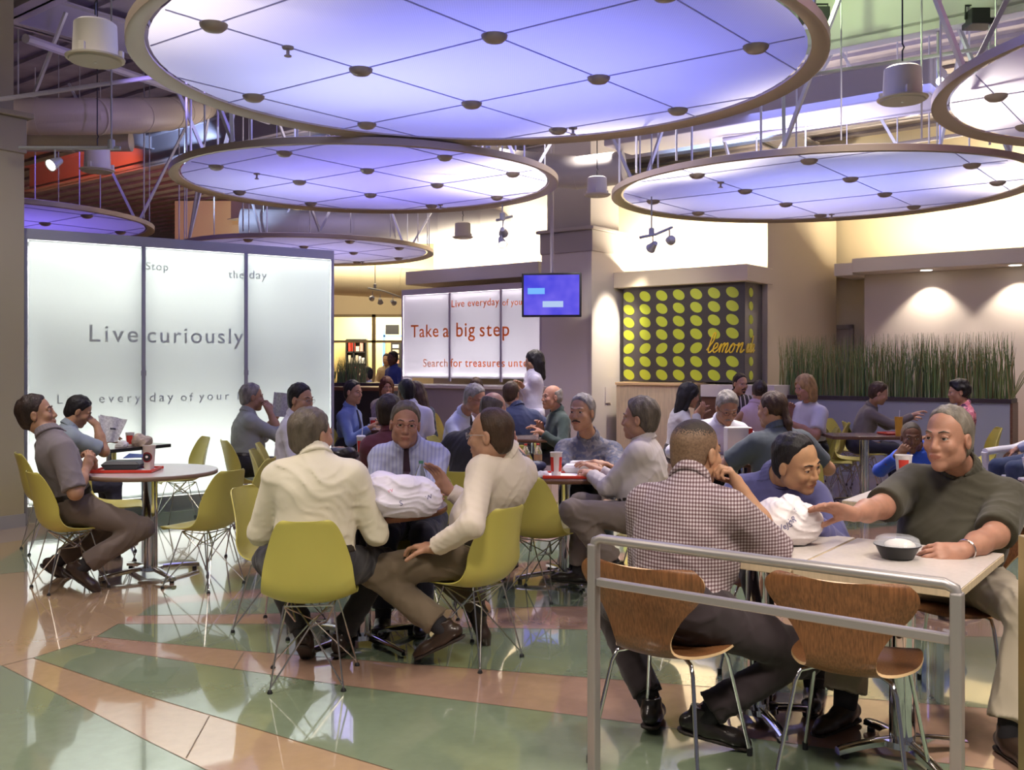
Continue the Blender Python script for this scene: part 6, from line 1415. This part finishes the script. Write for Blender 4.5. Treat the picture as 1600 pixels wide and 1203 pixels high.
# checked shirt
person('man with cropped dark hair in a checked shirt, on the walnut chair', (.63, 3.71, .555), (.66, .75), nk=(.705, 3.82, 1.005), head=(.757, 3.94, 1.13), look=(.78, .62, -.10), S=1.08, g=1.17, wide=1.04, sk='tan', hair=('buzz', 'dbrown'), top_mat=check_mat(), sleeve='short', sleeve_end=.99, belt=False, belly=.05,
       R=dict(w=tuple(W(1160, 768, 3.84)), pole=(.35, -.6, -1.2), d=(-.40, .20, .75), n=(-.75, .15, -.3), curl=1.0), L=dict(w=(.80, 4.10, .80), pole=(-.25, .35, -1)),
       rleg=dict(a=(.745, 3.74, .14), pole=(1, -.05, .45), toe=(.90, -.10, -.22)), lleg=dict(a=(.575, 3.95, .11), pole=(-.45, .9, .6), toe=(.25, .9, -.1)), bottom_mat=cloth('black_brown_trousers', (.028, .018, .022)), shoe_mat=blkshoe, lod=0)
person('black-haired man in a blue-purple shirt leaning in behind the white bag', (1.30, 4.68, .545), (-.38, -.88), nk=(1.245, 4.54, .955), head=tuple(W(1245, 724, 4.36)), look=(.60, -.76, -.32), roll=14, S=1.05, g=1.06, wide=1.08, sk='asian', hair=('rec', 'black'), top_mat=cloth('blue_purple', (.10, .10, .25)), sleeve='long', 
       R=dict(w=(1.02, 4.22, .80), pole=(-1, .2, -.6), curl=.5), L=dict(w=(1.33, 4.20, .80), pole=(.7, .2, -.9), curl=.5), bottom_mat=black, lod=0, rleg=dict(a=(1.15, 4.33, .1)), lleg=dict(a=(1.33, 4.22, .1)))
person('silver-haired man in an olive polo shirt gesturing at the right front table', (1.95, 4.30, .555), (-.52, -.86), nk=tuple(W(1503, 740, 4.22)), head=tuple(W(1481, 686, 4.10)), look=(-.80, -.60, -.04), S=1.09, g=1.20, wide=1.0, sk='pink', hair=('rec', 'sandgrey'), top_mat=cloth('olive_polo', (.052, .047, .030)), sleeve='short', sleeve_end=.93, belt=False, belly=.06,
       R=dict(w=tuple(W(1330, 806, 3.90)), pole=(-.1, .2, -1), d=(-.95, .0, .30), n=(-.1, -.5, -.8), curl=.25, spread=1.3), L=dict(w=tuple(W(1504, 861, 3.73)), pole=(.75, .2, -.3), d=(-.98, .05, -.06), n=(-.15, .7, -.6), curl=.40, spread=.9),
       lleg=dict(a=(1.90, 3.66, .10), pole=(.25, -.8, .8), toe=(.05, -1, 0)), rleg=dict(a=(1.38, 3.98, .10), pole=(-.9, -.4, .8), toe=(-.75, -.55, -.05)), bottom_mat=cloth('khaki', (.36, .31, .235)), shoe_mat=brownshoe, lod=0, watch='L', flare=1.35)
person('child in a bright blue top leaning on an elbow behind the man in olive', (2.98, 7.0, .46), (-.2, -1), nk=(2.93, 6.93, .88), head=tuple(W(1424, 684, 6.85)), look=(-.25, -.95, -.15), S=.86, sk='dark', hair=('buzz', 'black'), top_mat=cloth('royal_blue', (.02, .07, .48)), sleeve='long', R=dict(w=tuple(W(1402, 712, 6.65)), pole=(-1, 0, -.7), d=(.6, 0, .6), n=(.3, .8, 0), curl=.8), L=dict(w=(3.05, 6.6, .78)), lod=1, belt=False)
# middle right
person('woman with long black hair in a pale grey top, side view, below the dotted sign', (1.72, 10.1, .545), (.96, .10), nk=tuple(W(1064, 642, 10.1)), head=tuple(W(1077, 618, 10.05)), look=(.95, .0, -.22), S=.98, female=True, sk='fair', hair=('long', 'black'), top_mat=cloth('pale_grey_knit', (.42, .41, .45)), sleeve='long', R=dict(w=tuple(W(1088, 645, 9.85)), pole=(-.2, -.2, -1), d=(.5, 0, .5), n=(0, .5, .5)), L=dict(w=tuple(W(1095, 650, 10.2)), pole=(-.1, .2, -1)), bottom_mat=navyt, lod=1)
person('grey-haired man in a white shirt bending over the paper bag', (1.72, 8.22, .545), (.02, -1), nk=tuple(W(1128, 660, 8.05)), head=tuple(W(1136, 638, 7.9)), look=(.08, -.88, -.48), S=1.04, g=1.12, sk='olive', hair=('full', 'grey'), moustache=('m', 'grey'), glasses='dark', top_mat=cloth('bright_white', (.64, .63, .72)), sleeve='long', R=dict(w=(1.50, 7.80, .80), pole=(-1, .2, -.6)), L=dict(w=(2.0, 7.8, .80), pole=(1, .2, -.6)), bottom_mat=navyt, lod=1)
person('person with a brown ponytail in a dark teal shirt, back turned, behind the blue-purple shirt', (2.00, 7.02, .545), (-.30, 1), nk=tuple(W(1215, 676, 7.1)), head=tuple(W(1206, 641, 7.14)), look=(-.62, .75, -.1), S=1.06, g=1.25, sk='tan', hair=('pony', 'brown'), top_mat=cloth('slate_teal', (.062, .078, .095)), sleeve='short', L=dict(w=tuple(W(1150, 712, 7.35)), pole=(-.9, -.2, -.6)), R=dict(w=(2.2, 7.4, .79), pole=(.8, -.2, -.6)), bottom_mat=navyt, lod=1, belly=.03)
person('man with a goatee in a black piped jacket before the dotted sign', (2.92, 12.5, .57), (.15, -1), nk=(2.90, 12.45, 1.08), head=tuple(W(1157, 600, 12.35)), look=(.3, -.95, -.12), S=1.04, g=1.1, sk='tan', hair=('short', 'dbrown'), moustache=('goatee', 'dbrown'), top_mat=stripe_mat('piped_black', (.03, .02, .03), (.5, .45, .48), 5.0, .06), sleeve='long', lod=2)
person('person with dark hair in a bun and a pink sleeveless top, back turned', (2.64, 10.4, .545), (-.35, .95), nk=tuple(W(1180, 634, 10.35)), head=tuple(W(1187, 613, 10.36)), look=(.2, .9, -.1), S=.96, female=True, sk='fair', hair=('bun', 'dbrown'), top_mat=cloth('pale_pink', (.60, .44, .52)), sleeve='none', R=dict(w=(2.75, 10.8, .8)), L=dict(w=(2.4, 10.7, .8), pole=(-.8, -.3, -.8)), bottom_mat=navyt, lod=2)
person('blond man with a beard in a white tee shirt, side view before the reeds', (3.34, 10.75, .56), (-.95, -.25), nk=tuple(W(1266, 632, 10.7)), head=tuple(W(1257, 606, 10.6)), look=(-.92, -.35, -.2), S=1.06, g=1.25, sk='pink', hair=('bob', 'blond'), moustache=('goatee', 'blond'), top_mat=cloth('off_white_tee', (.60, .58, .60)), sleeve='short', belly=.05, L=dict(w=tuple(W(1238, 662, 10.4)), pole=(.3, -.5, -.8)), R=dict(w=tuple(W(1238, 645, 10.9)), pole=(.2, .4, -.8)), bottom_mat=navyt, lod=2)
person('woman with short dark hair in a grey-brown jacket reaching across, before the reeds', (4.13, 11.5, .53), (.95, -.20), nk=tuple(W(1360, 638, 11.5)), head=tuple(W(1373, 615, 11.4)), look=(.9, -.25, -.35), S=.99, female=True, sk='fair', hair=('full', 'brown'), top_mat=cloth('taupe_jacket', (.16, .135, .12)), sleeve='long', R=dict(w=tuple(W(1428, 648, 11.2)), pole=(0, -.2, -1)), L=dict(w=tuple(W(1420, 655, 11.5)), pole=(0, .2, -1)), bottom_mat=navyt, lod=2)
person('woman with black curly hair in a pink patterned blouse, right of the silver hair', (5.02, 10.75, .545), (-.97, .1), nk=tuple(W(1508, 637, 10.75)), head=tuple(W(1497, 613, 10.75)), look=(-.95, .1, -.1), S=1.0, female=True, sk='tan', hair=('curly', 'black'), top_mat=blotch_mat('pink_print', ((.55, .16, .22), (.65, .30, .32), (.12, .05, .10)), 34), sleeve='long', bottom_mat=black, lod=2)
person('person in a pale blue shirt cut off by the right edge, on the white armchair', (5.10, 9.2, .54), (-.96, -.25), nk=(5.20, 9.2, 1.03), S=1.04, g=1.15, sk='fair', hair=('short', 'brown'), top_mat=cloth('ice_blue', (.40, .43, .55)), sleeve='long', bottom_mat=cloth('jeans_blue', (.03, .05, .12)), lod=2, R=dict(w=(4.95, 9.0, .66), pole=(.5, -.6, -.5)), L=dict(w=(4.95, 9.4, .66), pole=(.5, .6, -.5)))
# far hall beyond the light board
person('man with black hair and white shirt, small and far behind beside the planter', (W(580, 0, 17).x, 17, .60), (-.9, -.2), S=1.06, sk='tan', hair=('short', 'black'), top_mat=cloth('plain_white', (.62, .62, .72)), lod=2)
person('person in a royal blue shirt standing far behind at the board edge', (W(619, 0, 17.5).x, 17.5, .93), (-.7, -.7), S=1.0, sk='dark', hair=('short', 'black'), standing=True, top_mat=cloth('deep_blue', (.03, .05, .22)), lod=2)
person('dark-haired person far behind, left of the man in white by the planter', (W(553, 0, 17.6).x, 17.6, .60), (.3, -1), S=1.02, sk='tan', hair=('full', 'black'), top_mat=cloth('tan_knit', (.4, .3, .18)), lod=2)
person('person with black hair far behind inside the yellow shop doorway', (W(606, 0, 21).x, 21, .92), (-.2, -1), S=1.0, sk='tan', hair=('short', 'black'), standing=True, top_mat=cloth('tan_knit', (.4, .3, .18)), lod=2)
# ================================================================ lamps
for i, (X, Y, r) in enumerate(disc_list):
    # blue-violet floods standing over each disc, with a whiter one towards its left
    c = ((.25, .27, 1.0), (.27, .23, 1.0), (.30, .34, 1.0), (.72, .32, .62), (.26, .18, 1.0), (.50, .44, .95))[i]
    pw = (70, 52, 60, 32, 36, 32)[i]
    area('disc_flood', (X+.2, Y+.1, HD+1.15), (X+.2, Y+.1, 0), 2.4, pw, c, shape='DISK')
    if i in (0, 1): area('disc_flood', (X-1.1, Y+.3, HD+.75), (X-1.1, Y+.4, 0), 1.5, pw*.11, (.80, .86, 1), shape='DISK')
# deck washes
spot('deck_wash', c2-U*.2-N*.3+Z*4.7, c2+U*.3+N*1.2+Z*5.6, 150, (.55, .72, 1), 100)
spot('deck_wash', cc-U*.9-N*.2+Z*4.7, cc+U*.5+N*1.3+Z*5.4, 90, (.72, 1, .45), 120)
area('deck_wash', cc+Z*4.6, cc+Z*5.6, .8, 18, (.7, .95, .5))
for (x, y, p_, c_) in ((-3, 4, 55, (1, .86, .68)), (3.5, 11.5, 90, (.70, .68, 1)), (0, 8.5, 70, (.6, .55, 1)), (6, 9, 60, (.8, .75, .95)), (-2, 13, 80, (.8, .7, .8)), (-5.5, 8.5, 60, (1, .84, .64))):
    area('deck_fill', (x, y, 3.6), (x, y, 6), 1.2, p_, c_, shape='DISK')  # unseen upward fill, added to lift the dark deck and ducts
spot('deck_wash', DW+U*3+N*.2+Z*4.75, DW+U*3+N*1.3+Z*5.1, 120, (1, .84, .6), 150)
spot('deck_wash', DW+U*-1+N*.2+Z*4.75, DW+U*-1+N*1.3+Z*5.1, 120, (1, .84, .6), 150)
spot('deck_wash', W(130, 330, 15), W(120, 280, 18)+Z*.2, 600, (1, .12, .05), 70)
spot('deck_wash', W(330, 260, 15), W(360, 240, 18), 500, (.45, .6, 1), 80)
spot('deck_wash', W(300, 120, 8.0), W(250, 100, 11), 70, (.4, .3, 1), 80)
spot('deck_wash', W(1120, 220, 14), W(1150, 215, 17), 420, (.45, .65, 1), 80)
# cove lights hidden over the ledges washing the upper walls
def cove(p, q, z, off, power, col, tilt=.35):
    m_ = (p+q)/2; d = (q-p).normalized(); o = area('cove_lamp', m_, m_+Z, (q-p).length, power, col, size_y=.12)
    zax = -(Z+N*tilt).normalized(); xax = d; yax = zax.cross(xax); o.matrix_world = Matrix.Translation(m_+Z*z-N*off) @ Matrix((xax, yax, zax)).transposed().to_4x4()
cove(WR+U*.3, WR+U*5, 3.2, .45, 300, (1, .84, .55))
cove(WB+U*.2, WB+U*2.9, 3.22, .45, 190, (1, .88, .66))
cove(WB+U*4.2, WB+U*6.6, 2.96, .45, 190, (1, .86, .60))
cove(V((-5.5, FY-.5, 0)), V((-1.5, FY-.5, 0)), 3.4, .1, 190, (1, .84, .5))
# downlights under the right ledge: scallops on the pale wall
for px in (1455, 1592, 1730):
    t = on_line(WR, U, px); p = WR+U*t-N*.28+Z*2.93; spot('scallop_lamp', p, p+N*.10-Z*1, 110, (1, .88, .74), 95, .5, .03)
    mb = MB(); mb.lathe([(.0001, -.002), (.07, -.002), (.085, -.006), (.085, .0)], p+Z*.01, 20); tag(mb.build('recessed_downlight', emis('downlight_glow', (1, .9, .78), 6)), 'recessed downlight under the right-hand wall ledge', 'downlight', 'downlights under the wall ledge')
# spot on the column face, on the dotted wall
spot('track_beam', KC+U*.75+N*.40+Z*3.15, KC+N*.42+Z*1.8, 380, (1, .86, .68), 50, .9)
spot('track_beam', LK-U*1.4-N*2.6+Z*3.5, LK-U*1.3+Z*1.9, 150, (1, .93, .72), 60, .9)
# far shop
area('shop_lamp', (-3.4, FY+1.6, 3.3), (-3.4, FY+1.6, 0), 2.2, 330, (1, .92, .72))
area('hall_lamp', (-3.5, 20.5, 4.6), (-3.5, 20.5, 0), 3, 200, (1, .84, .55))
# general light of the hall's ceiling fittings: floods over the open front, downlights through the gaps between the discs
for (x, y, z, p_, c_) in ((0, .8, 4.2, 125, (1, .88, .78)), (-3.4, 2.4, 4.2, 62, (1, .88, .76)), (3.0, 2.0, 4.2, 100, (1, .88, .77))):
    area('hall_lamp', (x, y, z), (x, y, 0), .9, p_*1.15, c_, shape='DISK', spread=2.3)
for (x, y, tx, ty, p_, c_) in ((-3.6, 6.2, -3.2, 6.2, 160, (.95, .86, .86)), (1.0, 9.1, 1.3, 8.0, 260, (1, .90, .84)), (.6, 9.6, -.2, 9.8, 220, (1, .90, .84)), (2.75, 7.6, 2.6, 6.6, 330, (1, .88, .80)), (2.5, 3.9, 1.9, 4.2, 170, (1, .86, .74)), (-.4, 13.2, -.6, 12.2, 300, (1, .88, .78)), (5.8, 9.2, 5.0, 9.4, 260, (1, .88, .80)), (5.6, 13.4, 4.9, 12.3, 240, (1, .88, .76)), (1.2, 12.8, 1.8, 11.4, 260, (1, .88, .80)), (-2.4, 4.2, -1.7, 4.9, 120, (1, .88, .78))):
    spot('downlight', (x, y, 5.0), (tx, ty, 0), p_*2.4, c_, 82, .8, .15)
spot('table_beam', (2.1, 3.2, 4.0), (1.15, 3.95, .8), 40, (1, .90, .84), 24, .6)
spot('downlight', (-3.6, 5.2, 5.0), (-4.7, 8.1, 1.6), 240, (1, .9, .72), 60, .9, .15)  # extra spot without a fitting, added to brighten the olive column
spot('downlight', qa*.5+qb*.5-N*2.2+Z*4.9, qa*.5+qb*.5+Z*1.3, 420, (1, .92, .82), 60, .8, .15)  # added fill spot, no lamp hangs here; lifts the shaded reeds
